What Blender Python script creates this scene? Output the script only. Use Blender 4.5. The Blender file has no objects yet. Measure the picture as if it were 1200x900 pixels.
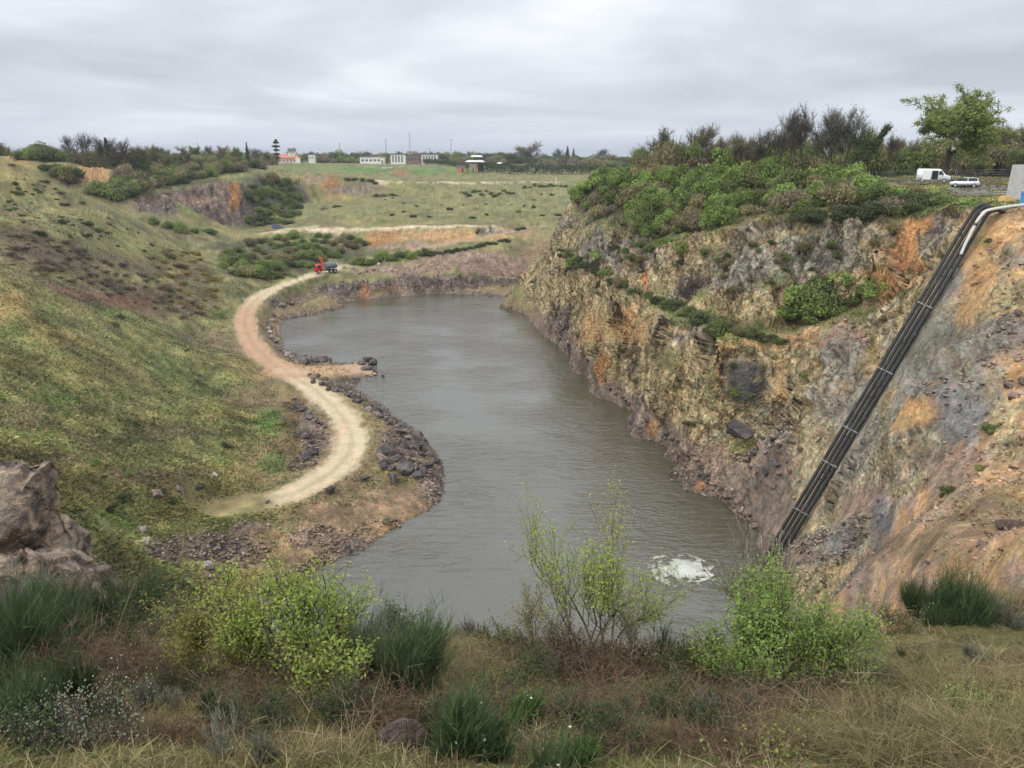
import bpy, bmesh, math, random
import numpy as np
from mathutils import Vector, Matrix, geometry
rad = math.radians
scene = bpy.context.scene
COL = scene.collection

# ------------------------------------------------------------ camera
PITCH = rad(16.5); F = 900.0
cam = bpy.data.cameras.new("camera"); cam_ob = bpy.data.objects.new("camera", cam); COL.objects.link(cam_ob)
cam.sensor_width = 36.0; cam.lens = 36.0*F/1200.0; cam.clip_end = 20000; cam.clip_start = 0.1
cam_ob.location = (0, 0, 0); cam_ob.rotation_euler = (math.pi/2 - PITCH, 0, 0)
scene.camera = cam_ob

# ------------------------------------------------------------ sky, sun, exposure
SUN_EL, SUN_AZ = 52.0, 235.0      # azimuth clockwise from +Y: the sun veiled by cloud stands behind the viewer's left
world = bpy.data.worlds.new("World"); scene.world = world; world.use_nodes = True
nt = world.node_tree; nt.nodes.clear()
def N(tree, typ, **kw):
    n = tree.nodes.new(typ)
    for k, v in kw.items():
        if k == 'inp':
            for a, b in v.items(): n.inputs[a].default_value = b
        else: setattr(n, k, v)
    return n
def L(tree, a, b): tree.links.new(a, b)
wo = N(nt, 'ShaderNodeOutputWorld'); bg = N(nt, 'ShaderNodeBackground'); bg.inputs['Strength'].default_value = 0.1
sky = N(nt, 'ShaderNodeTexSky', sky_type='NISHITA', sun_disc=False, sun_elevation=rad(SUN_EL), sun_rotation=rad(SUN_AZ))
tc = N(nt, 'ShaderNodeTexCoord')
sep = N(nt, 'ShaderNodeSeparateXYZ'); L(nt, tc.outputs['Generated'], sep.inputs[0])
zc = N(nt, 'ShaderNodeMath', operation='MAXIMUM', inp={1: 0.0}); L(nt, sep.outputs['Z'], zc.inputs[0])
den = N(nt, 'ShaderNodeMath', operation='ADD', inp={1: 0.09}); L(nt, zc.outputs[0], den.inputs[0])
dx = N(nt, 'ShaderNodeMath', operation='DIVIDE'); L(nt, sep.outputs['X'], dx.inputs[0]); L(nt, den.outputs[0], dx.inputs[1])
dy = N(nt, 'ShaderNodeMath', operation='DIVIDE'); L(nt, sep.outputs['Y'], dy.inputs[0]); L(nt, den.outputs[0], dy.inputs[1])
cmb = N(nt, 'ShaderNodeCombineXYZ'); L(nt, dx.outputs[0], cmb.inputs[0]); L(nt, dy.outputs[0], cmb.inputs[1])
n1 = N(nt, 'ShaderNodeTexNoise', inp={'Scale': 0.33, 'Detail': 5.0, 'Roughness': 0.52, 'Distortion': 0.35}); L(nt, cmb.outputs[0], n1.inputs['Vector'])
cr = N(nt, 'ShaderNodeValToRGB')
cr.color_ramp.elements[0].position = 0.36; cr.color_ramp.elements[0].color = (5.3, 5.6, 6.2, 1)
cr.color_ramp.elements[1].position = 0.64; cr.color_ramp.elements[1].color = (10.4, 10.6, 11.0, 1)
e = cr.color_ramp.elements.new(0.49); e.color = (7.2, 7.5, 8.2, 1)
L(nt, n1.outputs['Fac'], cr.inputs[0])
# band of lighter sky at the horizon, brighter towards the zenith as an overcast sky is
hr = N(nt, 'ShaderNodeMapRange', inp={'From Min': 0.0, 'From Max': 0.10, 'To Min': 1.0, 'To Max': 0.0}); L(nt, zc.outputs[0], hr.inputs['Value'])
hm = N(nt, 'ShaderNodeMath', operation='MULTIPLY', inp={1: 0.75}); L(nt, hr.outputs[0], hm.inputs[0])
mixh = N(nt, 'ShaderNodeMix', data_type='RGBA'); L(nt, hm.outputs[0], mixh.inputs['Factor']); L(nt, cr.outputs[0], mixh.inputs['A'])
mixh.inputs['B'].default_value = (6.9, 7.4, 8.4, 1)
zr = N(nt, 'ShaderNodeMapRange', inp={'From Min': 0.17, 'From Max': 0.6, 'To Min': 1.0, 'To Max': 1.85}); L(nt, zc.outputs[0], zr.inputs['Value'])
vm = N(nt, 'ShaderNodeVectorMath', operation='SCALE'); L(nt, mixh.outputs['Result'], vm.inputs[0]); L(nt, zr.outputs[0], vm.inputs['Scale'])
mixs = N(nt, 'ShaderNodeMix', data_type='RGBA'); mixs.inputs['Factor'].default_value = 0.93
L(nt, sky.outputs[0], mixs.inputs['A']); L(nt, vm.outputs[0], mixs.inputs['B'])
L(nt, mixs.outputs['Result'], bg.inputs['Color']); L(nt, bg.outputs[0], wo.inputs[0])

sun = bpy.data.lights.new("sun", 'SUN'); sun.energy = 1.5; sun.angle = rad(12); sun.color = (1.0, 0.95, 0.87)
sun_ob = bpy.data.objects.new("sun", sun); COL.objects.link(sun_ob)
az, el = rad(SUN_AZ), rad(SUN_EL)
sdir = Vector((math.sin(az)*math.cos(el), math.cos(az)*math.cos(el), math.sin(el)))
sun_ob.rotation_euler = sdir.to_track_quat('Z', 'Y').to_euler()
scene.view_settings.view_transform = 'Standard'; scene.view_settings.look = 'None'
scene.view_settings.exposure = 0.08; scene.view_settings.gamma = 1.0
scene.cycles.max_bounces = 6; scene.cycles.diffuse_bounces = 2; scene.cycles.glossy_bounces = 2
scene.cycles.transparent_max_bounces = 4

# ------------------------------------------------------------ helpers
def ray(px, py):
    x = (px-600)/F; v = (py-450)/F
    return np.array([x, math.cos(PITCH)-v*math.sin(PITCH), -math.sin(PITCH)-v*math.cos(PITCH)])
def P(px, py, z=None, d=None):
    r = ray(px, py)
    t = z/r[2] if z is not None else d/r[1]
    return tuple(r*t)
def _hash(ix, iy, iz, seed):
    h = (ix.astype(np.int64)*374761393 + iy.astype(np.int64)*668265263 + iz.astype(np.int64)*2147483647 + seed*974634777) & 0xffffffff
    h = ((h ^ (h >> 13))*1274126177) & 0xffffffff
    return ((h ^ (h >> 16)) & 0xffffff)/float(0xffffff)
def vnoise(x, y, seed=0):
    ix = np.floor(x); iy = np.floor(y); fx = x-ix; fy = y-iy
    fx = fx*fx*(3-2*fx); fy = fy*fy*(3-2*fy); z = np.zeros_like(ix)
    a = _hash(ix, iy, z, seed); b = _hash(ix+1, iy, z, seed); c = _hash(ix, iy+1, z, seed); d = _hash(ix+1, iy+1, z, seed)
    return (a*(1-fx)+b*fx)*(1-fy)+(c*(1-fx)+d*fx)*fy
def fbm(x, y, seed=0, octv=4):
    s = 0; a = .5; n = 0
    for k in range(octv):
        s = s + a*vnoise(x*2**k+17.3*k, y*2**k-9.1*k, seed+k); n += a; a *= .5
    return s/n
def tag(o, label=None, cat=None, group=None, kind=None):
    if label: o['label'] = label
    if cat: o['category'] = cat
    if group: o['group'] = group
    if kind: o['kind'] = kind
    return o
def mesh_obj(name, verts, faces, mats, parent=None, smooth=False, midx=None, attrs=None, link=True):
    me = bpy.data.meshes.new(name)
    verts = np.asarray(verts, dtype=np.float32).reshape(-1, 3)
    if isinstance(faces, np.ndarray):
        nf, k = faces.shape
        me.vertices.add(len(verts)); me.vertices.foreach_set('co', verts.ravel())
        me.loops.add(nf*k); me.loops.foreach_set('vertex_index', faces.ravel().astype(np.int32))
        me.polygons.add(nf); me.polygons.foreach_set('loop_start', np.arange(0, nf*k, k, dtype=np.int32))
        me.polygons.foreach_set('loop_total', np.full(nf, k, dtype=np.int32))
    else:
        me.from_pydata([tuple(map(float, v)) for v in verts], [], faces)
    for m in (mats if isinstance(mats, (list, tuple)) else [mats]): me.materials.append(m)
    if midx is not None: me.polygons.foreach_set('material_index', np.asarray(midx, dtype=np.int32))
    if smooth: me.polygons.foreach_set('use_smooth', np.ones(len(me.polygons), dtype=bool))
    if attrs:
        for an, (typ, arr) in attrs.items():
            at = me.attributes.new(an, typ, 'POINT')
            if typ == 'FLOAT': at.data.foreach_set('value', np.asarray(arr, dtype=np.float32).ravel())
            else: at.data.foreach_set('color', np.asarray(arr, dtype=np.float32).ravel())
    me.update(calc_edges=True); me.validate()
    o = bpy.data.objects.new(name, me)
    if link: COL.objects.link(o)
    if parent: o.parent = parent
    return o
def empty(name, loc=(0, 0, 0), rz=0):
    o = bpy.data.objects.new(name, None); COL.objects.link(o); o.location = loc; o.rotation_euler = (0, 0, rz)
    o.empty_display_size = 0.3
    return o
def copy_tree(o, parent=None):
    c = o.copy(); COL.objects.link(c)
    if parent: c.parent = parent
    for ch in list(o.children): copy_tree(ch, c)
    return c
# ------------------------------------------------------------ terrain control points (surveyed breaklines)
WL = -42.0
PIPE_A = P(1147, 252, d=84); PIPE_B = P(905, 655, d=75)
pts = []; edges = []
def addp(p): pts.append(tuple(map(float, p))); return len(pts)-1
def line(lst, close=False):
    ids = [addp(p) for p in lst]
    for a, b in zip(ids, ids[1:]): edges.append((a, b))
    if close: edges.append((ids[-1], ids[0]))
def spot(lst):
    for p in lst: addp(p)
shore_left = [(375,657),(390,650),(440,635),(495,607),(521,580),(518,552),(505,528),(482,503),(450,480),(418,461),(402,448),(425,441),(445,436),(428,425),
    (400,424),(365,428),(343,424),(330,408),(324,390),(326,376),(345,364),(385,355),(440,349),(520,343),(600,337),(628,336)]
shore_right = [(617,367),(645,395),(690,435),(715,465),(745,495),(790,525),(820,565),(850,595),(880,628),(898,655)]
SH = [P(x, y, z=WL) for x, y in shore_left] + [(13,241,WL),(12,228,WL)] + [P(x, y, z=WL) for x, y in shore_right] + \
     [(24,68,WL),(22,56,WL),(14,45,WL),(0,40,WL),(-12,42,WL),(-20,48,WL),(-25,56,WL),(-24.5,62,WL)]
line(SH, close=True)
# lake bed
spot([(-5,60,-46),(0,90,-47),(5,120,-47),(0,150,-47),(-15,180,-47),(-30,200,-46),(-10,220,-47),(-12,80,-45),(12,75,-46),(-40,220,-44.5),(-15,150,-44)])
spot([P(440,560,z=-45)] if False else [])
# road
ROAD = [P(x, y, z=z) for x, y, z in [(262,596,-38.2),(300,589,-38.6),(345,577,-38.8),(392,550,-39.2),(412,522,-39.5),(404,492,-39.8),(376,463,-40.0),(340,438,-40.2),
    (308,417,-39.8),(291,393,-39.0),(287,371,-38.0),(300,351,-37.2),(332,334,-36.3),(370,321,-35.3),(400,313,-34.6),(428,305,-33.5),(475,296,-31.8),(540,283,-29.8),(600,272,-28.4),(640,265,-27.3)]]
RAMP = [P(x, y, z=z) for x, y, z in [(335,435,-40.2),(375,435,-40.9),(412,433,-41.6),(450,432,-42.3)]]
# low land between road and water
spot([P(x,y,z=z) for x,y,z in [(440,585,-40.6),(480,568,-40.6),(500,545,-40.3),(485,520,-40.1),(460,500,-40.2),(430,478,-40.4),(400,459,-40.4),(352,640,-40.2),(400,618,-40.4),
    (300,640,-39.6),(240,640,-38.5),(330,602,-39.0),(400,585,-39.6),(318,410,-41),(306,385,-40.3),(312,368,-40),(335,352,-38.6),(372,345,-38.3),(310,655,-40.3)]])
# far shore rock band top, slope above
line([P(388,333,z=-37.6), P(440,330,z=-37.4), P(520,325,z=-37.2), P(600,320,z=-37.0), P(640,317,z=-36.8)])
spot([P(x,y,z=z) for x,y,z in [(560,300,-32.5),(630,290,-31.5),(480,312,-34.5)]])
line([P(428,290,z=-31.2), P(500,287,z=-30.3), P(560,281,z=-29.2), P(605,275,z=-28.5)])
line([P(436,270,z=-27), P(500,268,z=-26.6), P(560,266.5,z=-26.2), P(612,266,z=-26.8)])
spot([P(x,y,z=z) for x,y,z in [(400,268,-27.5),(340,272,-28.3),(290,276,-29),(380,284,-30.5),(330,300,-32.5),(280,300,-31),(350,313,-34.3),(300,325,-34.8),(262,335,-34.2),(410,262,-26.8),(480,262,-26.2),(650,262,-26.3)]])
# far grass slope up to the plain
line([P(470,214,z=-15), P(560,214,z=-15), P(650,214,z=-15), P(700,214,z=-15), P(900,214,z=-15)])
spot([P(x,y,d=d) for x,y,d in [(450,245,352),(550,240,372),(650,242,368),(720,240,372),(560,226,420),(660,228,415),(420,250,340)]])
spot([P(x,y,d=d) for x,y,d in [(470,207,560),(600,207,560),(740,207,560),(470,196,760),(600,196,760),(740,196,760),(330,197,580),(330,189.5,680),(400,199,580),(440,199,590),(440,190,700),(495,190,690),(330,188,800),(490,188,800),(150,192,700),(0,192,700),(-200,192,700),(900,196,760),(1100,196,760),(1400,196,760)]])
for a in range(0, 360, 20):
    spot([(1500*math.sin(rad(a)), 1500*math.cos(rad(a)), -10), (9000*math.sin(rad(a)), 9000*math.cos(rad(a)), -12)])
# second far rock face (left end of the plain)
line([P(365,238,d=410), P(400,236,d=412), P(455,230,d=418), P(470,222,d=430)])
line([P(350,206,d=432), P(385,206,d=430), P(420,209,d=432), P(466,212,d=440)])
# far left quarry face, gully between, wooded ridge above
line([P(140,262,d=318), P(200,268,d=325), P(285,269,d=330), P(310,262,d=345)])
line([P(145,232,d=326), P(195,222,d=334), P(262,205,d=342), P(292,214,d=356)])
spot([P(x,y,d=d) for x,y,d in [(330,240,385),(345,218,405),(300,200,400),(280,192,430),(230,190,400),(180,200,370),(150,206,350),(110,192,330),(60,186,320),(0,181,310),(-200,178,310),(330,260,345)]])
line([P(92,218,d=284), P(132,216,d=290)]); line([P(94,193,d=290), P(132,194,d=296)])
spot([(-165,262,-20),(-140,262,-22),(-112,262,-26),(-200,262,-10)])
# left hillside
line([P(-160,150,d=232),P(-60,165,d=232),P(0,183,d=230),P(60,210,d=228),P(130,250,d=226),P(200,288,d=228),P(238,308,d=236)])
spot([P(x,y,d=d) for x,y,d in [(-160,230,172),(0,250,172),(60,270,178),(130,300,188),(200,330,200),(232,350,196),(262,372,186),(240,330,212)]])
line([P(-160,300,d=112),P(0,326,d=116),P(70,350,d=125),P(130,375,d=130),P(200,400,d=136),P(250,422,d=143)])
spot([P(x,y,d=d) for x,y,d in [(-160,285,133),(0,312,136),(100,342,150),(180,373,162),(240,395,168)]])
spot([P(x,y,d=d) for x,y,d in [(-160,400,86),(0,420,88),(80,430,96),(160,450,106),(240,470,117),(300,472,124),(-160,480,66),(0,500,68),(80,520,73),(160,540,80),(240,548,88),(300,545,95),
    (340,500,108),(365,520,103),(60,570,60),(100,600,60),(180,590,73),(130,650,58),(170,640,66),(330,470,128)]])
spot([(-60,40,-20),(-45,45,-27),(-34,48,-33),(-60,20,-9),(-40,30,-20)])
# ---- right promontory
line([P(636,300,d=221),P(660,308,d=190),P(690,325,d=163),P(720,343,d=143),P(760,362,d=128),P(800,380,d=116),P(845,400,d=101),P(895,410,d=100)])
line([P(652,288,d=203),P(700,312,d=166),P(740,335,d=146),P(800,360,d=127),P(850,380,d=113),P(900,388,d=108),P(950,380,d=107),P(1000,370,d=106),P(1045,352,d=104)])
line([P(640,288,d=224),P(662,258,d=217),P(700,272,d=173),P(760,288,d=148),P(830,278,d=128),P(890,256,d=122),P(950,262,d=116),P(1010,262,d=112),P(1055,262,d=109),P(1085,256,d=107)])
line([P(672,232,d=222),P(690,207,d=222),P(740,204,d=196),P(830,206,d=172),P(900,211,d=155),P(960,217,d=143),P(1010,222,d=134),P(1060,227,d=128),P(1112,232,d=119)])
spot([(22,262,-30),(32,258,-24),(45,262,-18),(60,262,-12),(15,290,-27.5),(40,300,-25),(60,310,-20),(90,290,-8),(110,260,-6),(100,320,-8),(90,360,-12),(150,360,-9),(260,380,-9),(80,400,-14)])
spot([P(x,y,d=d) for x,y,d in [(1100,210,150),(1020,211,165),(960,205,190),(1200,222,128),(1400,222,128),(1140,224,126),(1200,212,150),(1400,212,150)]])
spot([P(x,y,d=d) for x,y,d in [(1120,240,104),(1150,241,96),(1200,240,92),(1400,240,92),(1195,256,80),(1400,256,80)]])
# dark vertical face and talus in the corner
line([P(848,478,d=98.5),P(880,482,d=98.5),P(908,478,d=98.5)])
spot([P(x,y,d=d) for x,y,d in [(935,450,97),(930,420,101),(980,400,97),(1030,370,98),(870,510,96),(900,520,92),(860,560,90),(905,580,83),(935,520,88)]])
line([P(1100,262,d=104),P(1075,320,d=99),P(1050,352,d=98)])
spot([P(1108,290,d=92),P(1090,330,d=88)])
# pipe slope
line([P(x,y,d=d) for x,y,d in [(1147,252,85.6),(1112,312,83.8),(1073,378,82),(1034,442,80.3),(993,512,78.8),(951,582,77.5),(917,640,76.4)]])
spot([P(x,y,d=d) for x,y,d in [(1190,290,75),(1190,350,67),(1190,450,57),(1190,560,44),(1130,320,78),(1130,400,68),(1100,400,72),(1060,470,73),(1130,480,60),(1100,520,58),(1050,530,68),(1000,590,69),
    (960,640,69),(1050,590,58),(1020,600,62),(1130,560,50),(1100,610,42),(1190,630,29),(1100,650,34),(1040,650,46),(1000,670,48),(940,680,60),(1040,600,58),(1040,575,66)]])
spot([P(x,y,d=d) for x,y,d in [(1400,290,75),(1400,350,66),(1400,450,54),(1400,560,38),(1400,640,24)]])
# ---- viewer's side
FG = [P(x,y,d=d) for x,y,d in [(-250,690,13),(0,705,12.5),(120,730,11.5),(250,748,11),(430,735,11.2),(520,724,11.6),(650,748,10.6),(760,778,9.6),(830,780,9.6),(960,748,10.8),(1050,722,12.2),(1200,688,14.5),(1400,670,16)]]
line(FG)
spot([P(x,y,d=d) for x,y,d in [(-250,900,4.6),(0,900,4.6),(300,900,4.7),(600,900,4.7),(900,900,4.7),(1200,900,4.7),(1400,880,5.2),(0,800,7.9),(300,820,7.3),(600,830,6.9),(900,830,7.0),(1200,790,8.6)]])
spot([(x,1.2,-2.3) for x in (-8,-4,0,4,8)]+[(x,-2,-1.7) for x in (-10,-4,0,4,10)]+[(x,-40,-3) for x in (-60,0,60)])
spot([(-14,15,-12),(-5,14.5,-12),(0,14.5,-12.5),(6,13.5,-12),(11,16,-12.5),(-8,24,-27),(0,24,-28),(8,24,-28),(16,22,-20),(18,32,-31),(20,44,-38),(-14,30,-32),(-20,36,-36)])
spot([(-17,17,-12.5),(-22,25,-14),(-26,34,-26),(-40,15,-5),(-30,10,-3),(-60,0,-3),(30,14,-10),(40,25,-12),(60,20,-6),(60,0,-4),(70,60,-8),(110,80,-5)])
spot([(0,32,-40),(-10,35,-40)])

V2 = [Vector((p[0], p[1])) for p in pts]
vo, eo, fo, ov, oe, of_ = geometry.delaunay_2d_cdt(V2, edges, [], 0, 0.05)
VZ = np.array([pts[o[0]][2] if o else np.nan for o in ov]); VXY = np.array([[v.x, v.y] for v in vo])
for i in np.where(np.isnan(VZ))[0]:       # crossing breaklines: take the nearest control points
    dd = np.hypot(*(VXY-VXY[i]).T); dd[i] = 1e9; dd[np.isnan(VZ)] = 1e9
    j = np.argsort(dd)[:2]; VZ[i] = VZ[j].mean()
def raster(x0, x1, y0, y1, st):
    xs = np.arange(x0, x1+st/2, st); ys = np.arange(y0, y1+st/2, st)
    H = np.full((len(ys), len(xs)), np.nan)
    for f in fo:
        a, b, c = (VXY[i] for i in f); za, zb, zc_ = (VZ[i] for i in f)
        i0 = max(0, int((min(a[0], b[0], c[0])-x0)/st)); i1 = min(len(xs)-1, int((max(a[0], b[0], c[0])-x0)/st)+1)
        j0 = max(0, int((min(a[1], b[1], c[1])-y0)/st)); j1 = min(len(ys)-1, int((max(a[1], b[1], c[1])-y0)/st)+1)
        if i1 < i0 or j1 < j0: continue
        X, Y = np.meshgrid(xs[i0:i1+1], ys[j0:j1+1])
        D = (b[1]-c[1])*(a[0]-c[0])+(c[0]-b[0])*(a[1]-c[1])
        if abs(D) < 1e-9: continue
        u = ((b[1]-c[1])*(X-c[0])+(c[0]-b[0])*(Y-c[1]))/D; v = ((c[1]-a[1])*(X-c[0])+(a[0]-c[0])*(Y-c[1]))/D; w = 1-u-v
        m = (u >= -1e-6) & (v >= -1e-6) & (w >= -1e-6)
        sub = H[j0:j1+1, i0:i1+1]; sub[m] = (u*za+v*zb+w*zc_)[m]
    H[np.isnan(H)] = -10
    return xs, ys, H
def blur(H, k):
    if k < 0.3: return H
    r = int(math.ceil(k*3)); w = np.exp(-0.5*(np.arange(-r, r+1)/k)**2); w /= w.sum()
    for ax in (0, 1):
        Hp = np.pad(H, [(r, r) if a == ax else (0, 0) for a in (0, 1)], mode='edge')
        H = sum(w[i]*np.take(Hp, np.arange(i, i+H.shape[ax]), axis=ax) for i in range(2*r+1))
    return H
def polydist(X, Y, poly):
    """distance to a polyline, the z there and the running position"""
    best = np.full(X.shape, 1e9); zz = np.zeros(X.shape); ss = np.zeros(X.shape); run = 0
    for a, b in zip(poly, poly[1:]):
        vx, vy = b[0]-a[0], b[1]-a[1]; l2 = vx*vx+vy*vy
        t = np.clip(((X-a[0])*vx+(Y-a[1])*vy)/l2, 0, 1)
        d = np.hypot(X-a[0]-t*vx, Y-a[1]-t*vy); m = d < best
        best = np.where(m, d, best); zz = np.where(m, a[2]+t*(b[2]-a[2]), zz); ss = np.where(m, run+t*math.sqrt(l2), ss); run += math.sqrt(l2)
    return best, zz, ss
def smooth_line(poly, n=8):
    out = []
    P_ = [np.array(p) for p in poly]; P_ = [2*P_[0]-P_[1]]+P_+[2*P_[-1]-P_[-2]]
    for i in range(1, len(P_)-2):
        for k in range(n):
            t = k/n; a, b, c, d = P_[i-1], P_[i], P_[i+1], P_[i+2]
            out.append(0.5*((2*b)+(-a+c)*t+(2*a-5*b+4*c-d)*t*t+(-a+3*b-3*c+d)*t**3))
    out.append(P_[-2]); return out
ROADS = smooth_line(ROAD, 4); RAMPS = smooth_line(RAMP, 4)
gm = raster(-340, 340, -30, 620, 0.8); gmH = blur(gm[2], 1.5)
gn = raster(-30, 34, -6, 46, 0.2); gnH = blur(gn[2], 3.0)
gf = raster(-9000, 9000, -9000, 9000, 60)
def apply_road(xs, ys, H):
    X, Y = np.meshgrid(xs, ys)
    for poly, w in ((ROADS, 2.7), (RAMPS, 5.0)):
        sel = (X > min(p[0] for p in poly)-12) & (X < max(p[0] for p in poly)+12) & (Y > min(p[1] for p in poly)-12) & (Y < max(p[1] for p in poly)+12)
        d, z, _ = polydist(X[sel], Y[sel], poly)
        k = np.clip((d-w)/2.5, 0, 1); k = k*k*(3-2*k)
        H[sel] = H[sel]*k+z*(1-k)
    return H
gmH = np.where(gmH < WL, WL-np.minimum(6, (WL-gmH)*5), gmH)      # the bed drops away quickly from the waterline
gmH = apply_road(gm[0], gm[1], gmH)
def bil(g, H, x, y):
    xs, ys = g[0], g[1]; st = xs[1]-xs[0]
    fx = np.clip((x-xs[0])/st, 0, len(xs)-1.001); fy = np.clip((y-ys[0])/st, 0, len(ys)-1.001)
    i = fx.astype(int); j = fy.astype(int); u = fx-i; v = fy-j
    return (H[j, i]*(1-u)+H[j, i+1]*u)*(1-v)+(H[j+1, i]*(1-u)+H[j+1, i+1]*u)*v
def sstep(a, b, x):
    t = np.clip((x-a)/(b-a), 0, 1); return t*t*(3-2*t)
def height(x, y):
    x0 = np.asarray(x, float); y0 = np.asarray(y, float)
    # buttresses and gullies: the plan of the right-hand faces wanders
    kw = sstep(6, 14, x0)*sstep(55, 66, y0)*sstep(330, 250, y0)*sstep(-5,-1, 0.65*y0-x0+6)
    _a = PIPE_A; _b = PIPE_B; _t = np.clip(((x0-_a[0])*(_b[0]-_a[0])+(y0-_a[1])*(_b[1]-_a[1]))/((_b[0]-_a[0])**2+(_b[1]-_a[1])**2), 0, 1); kw = kw*(.15+.85*sstep(2, 7, np.hypot(x0-_a[0]-_t*(_b[0]-_a[0]), y0-_a[1]-_t*(_b[1]-_a[1]))))
    x = x0+kw*((vnoise(x0/9, y0/9, 51)-.5)*5+(vnoise(x0/3.2, y0/3.2, 52)-.5)*2.4); y = y0+kw*((vnoise(x0/9, y0/9, 53)-.5)*5+(vnoise(x0/3.2, y0/3.2, 54)-.5)*2.4)
    m = bil(gm, gmH, x, y); n = bil(gn, gnH, x, y); f = bil(gf, gf[2], x, y)
    kin = np.minimum.reduce([sstep(340, 300, np.abs(x)), sstep(620, 580, y), sstep(-30, -20, y)])
    h = f*(1-kin)+m*kin
    kn = np.minimum.reduce([sstep(-30, -26, x), sstep(34, 30, x), sstep(-6, -4, y), sstep(46, 40, y)])
    h = h*(1-kn)+n*kn
    # natural unevenness
    r = np.hypot(x, y)
    und = (fbm(x/18, y/18, 3, 3)-.5)*1.6*sstep(20, 80, r) + (fbm(x/4, y/4, 5, 4)-.5)*0.7*sstep(3, 30, r) + (fbm(x/.9, y/.9, 8, 3)-.5)*0.22
    if True:
        lo = np.clip((h+41)/3, 0, 1)*0.85+0.15
        und = und*lo
        dr, _, _ = polydist_fast(x, y)
        und = und*(0.12+0.88*sstep(2.5, 6, dr))
    far = sstep(450, 700, r)
    return h+und*(1-far*0.8)
_rx = None
def polydist_fast(x, y):
    """distance to the road from a precomputed grid"""
    global _rx
    if _rx is None:
        xs = np.arange(-130, 60, 1.0); ys = np.arange(60, 330, 1.0); X, Y = np.meshgrid(xs, ys)
        d1, _, s1 = polydist(X, Y, ROADS); d2, _, _ = polydist(X, Y, RAMPS)
        _rx = (xs, ys, np.minimum(d1, np.maximum(0, d2-0.8)))
    d = bil(_rx, _rx[2], x, y)
    out = (x < -130) | (x > 59) | (y < 60) | (y > 329)
    return np.where(out, 99, d), 0, 0
def hz(x, y): return float(height(np.array([x]), np.array([y]))[0])
def hit(px, py, dmin=3.0):
    """point of the ground seen at this place, found by marching the sight line"""
    r = ray(px, py); ts = np.exp(np.linspace(math.log(dmin), math.log(3000), 2600))/r[1]
    X = r[0]*ts; Y = r[1]*ts; Z = r[2]*ts; h = height(X, Y)
    b = np.where(Z < h)[0]
    if len(b) == 0: i = len(ts)-1
    else: i = b[0]
    return (float(X[i]), float(Y[i]), float(h[i]))
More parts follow.
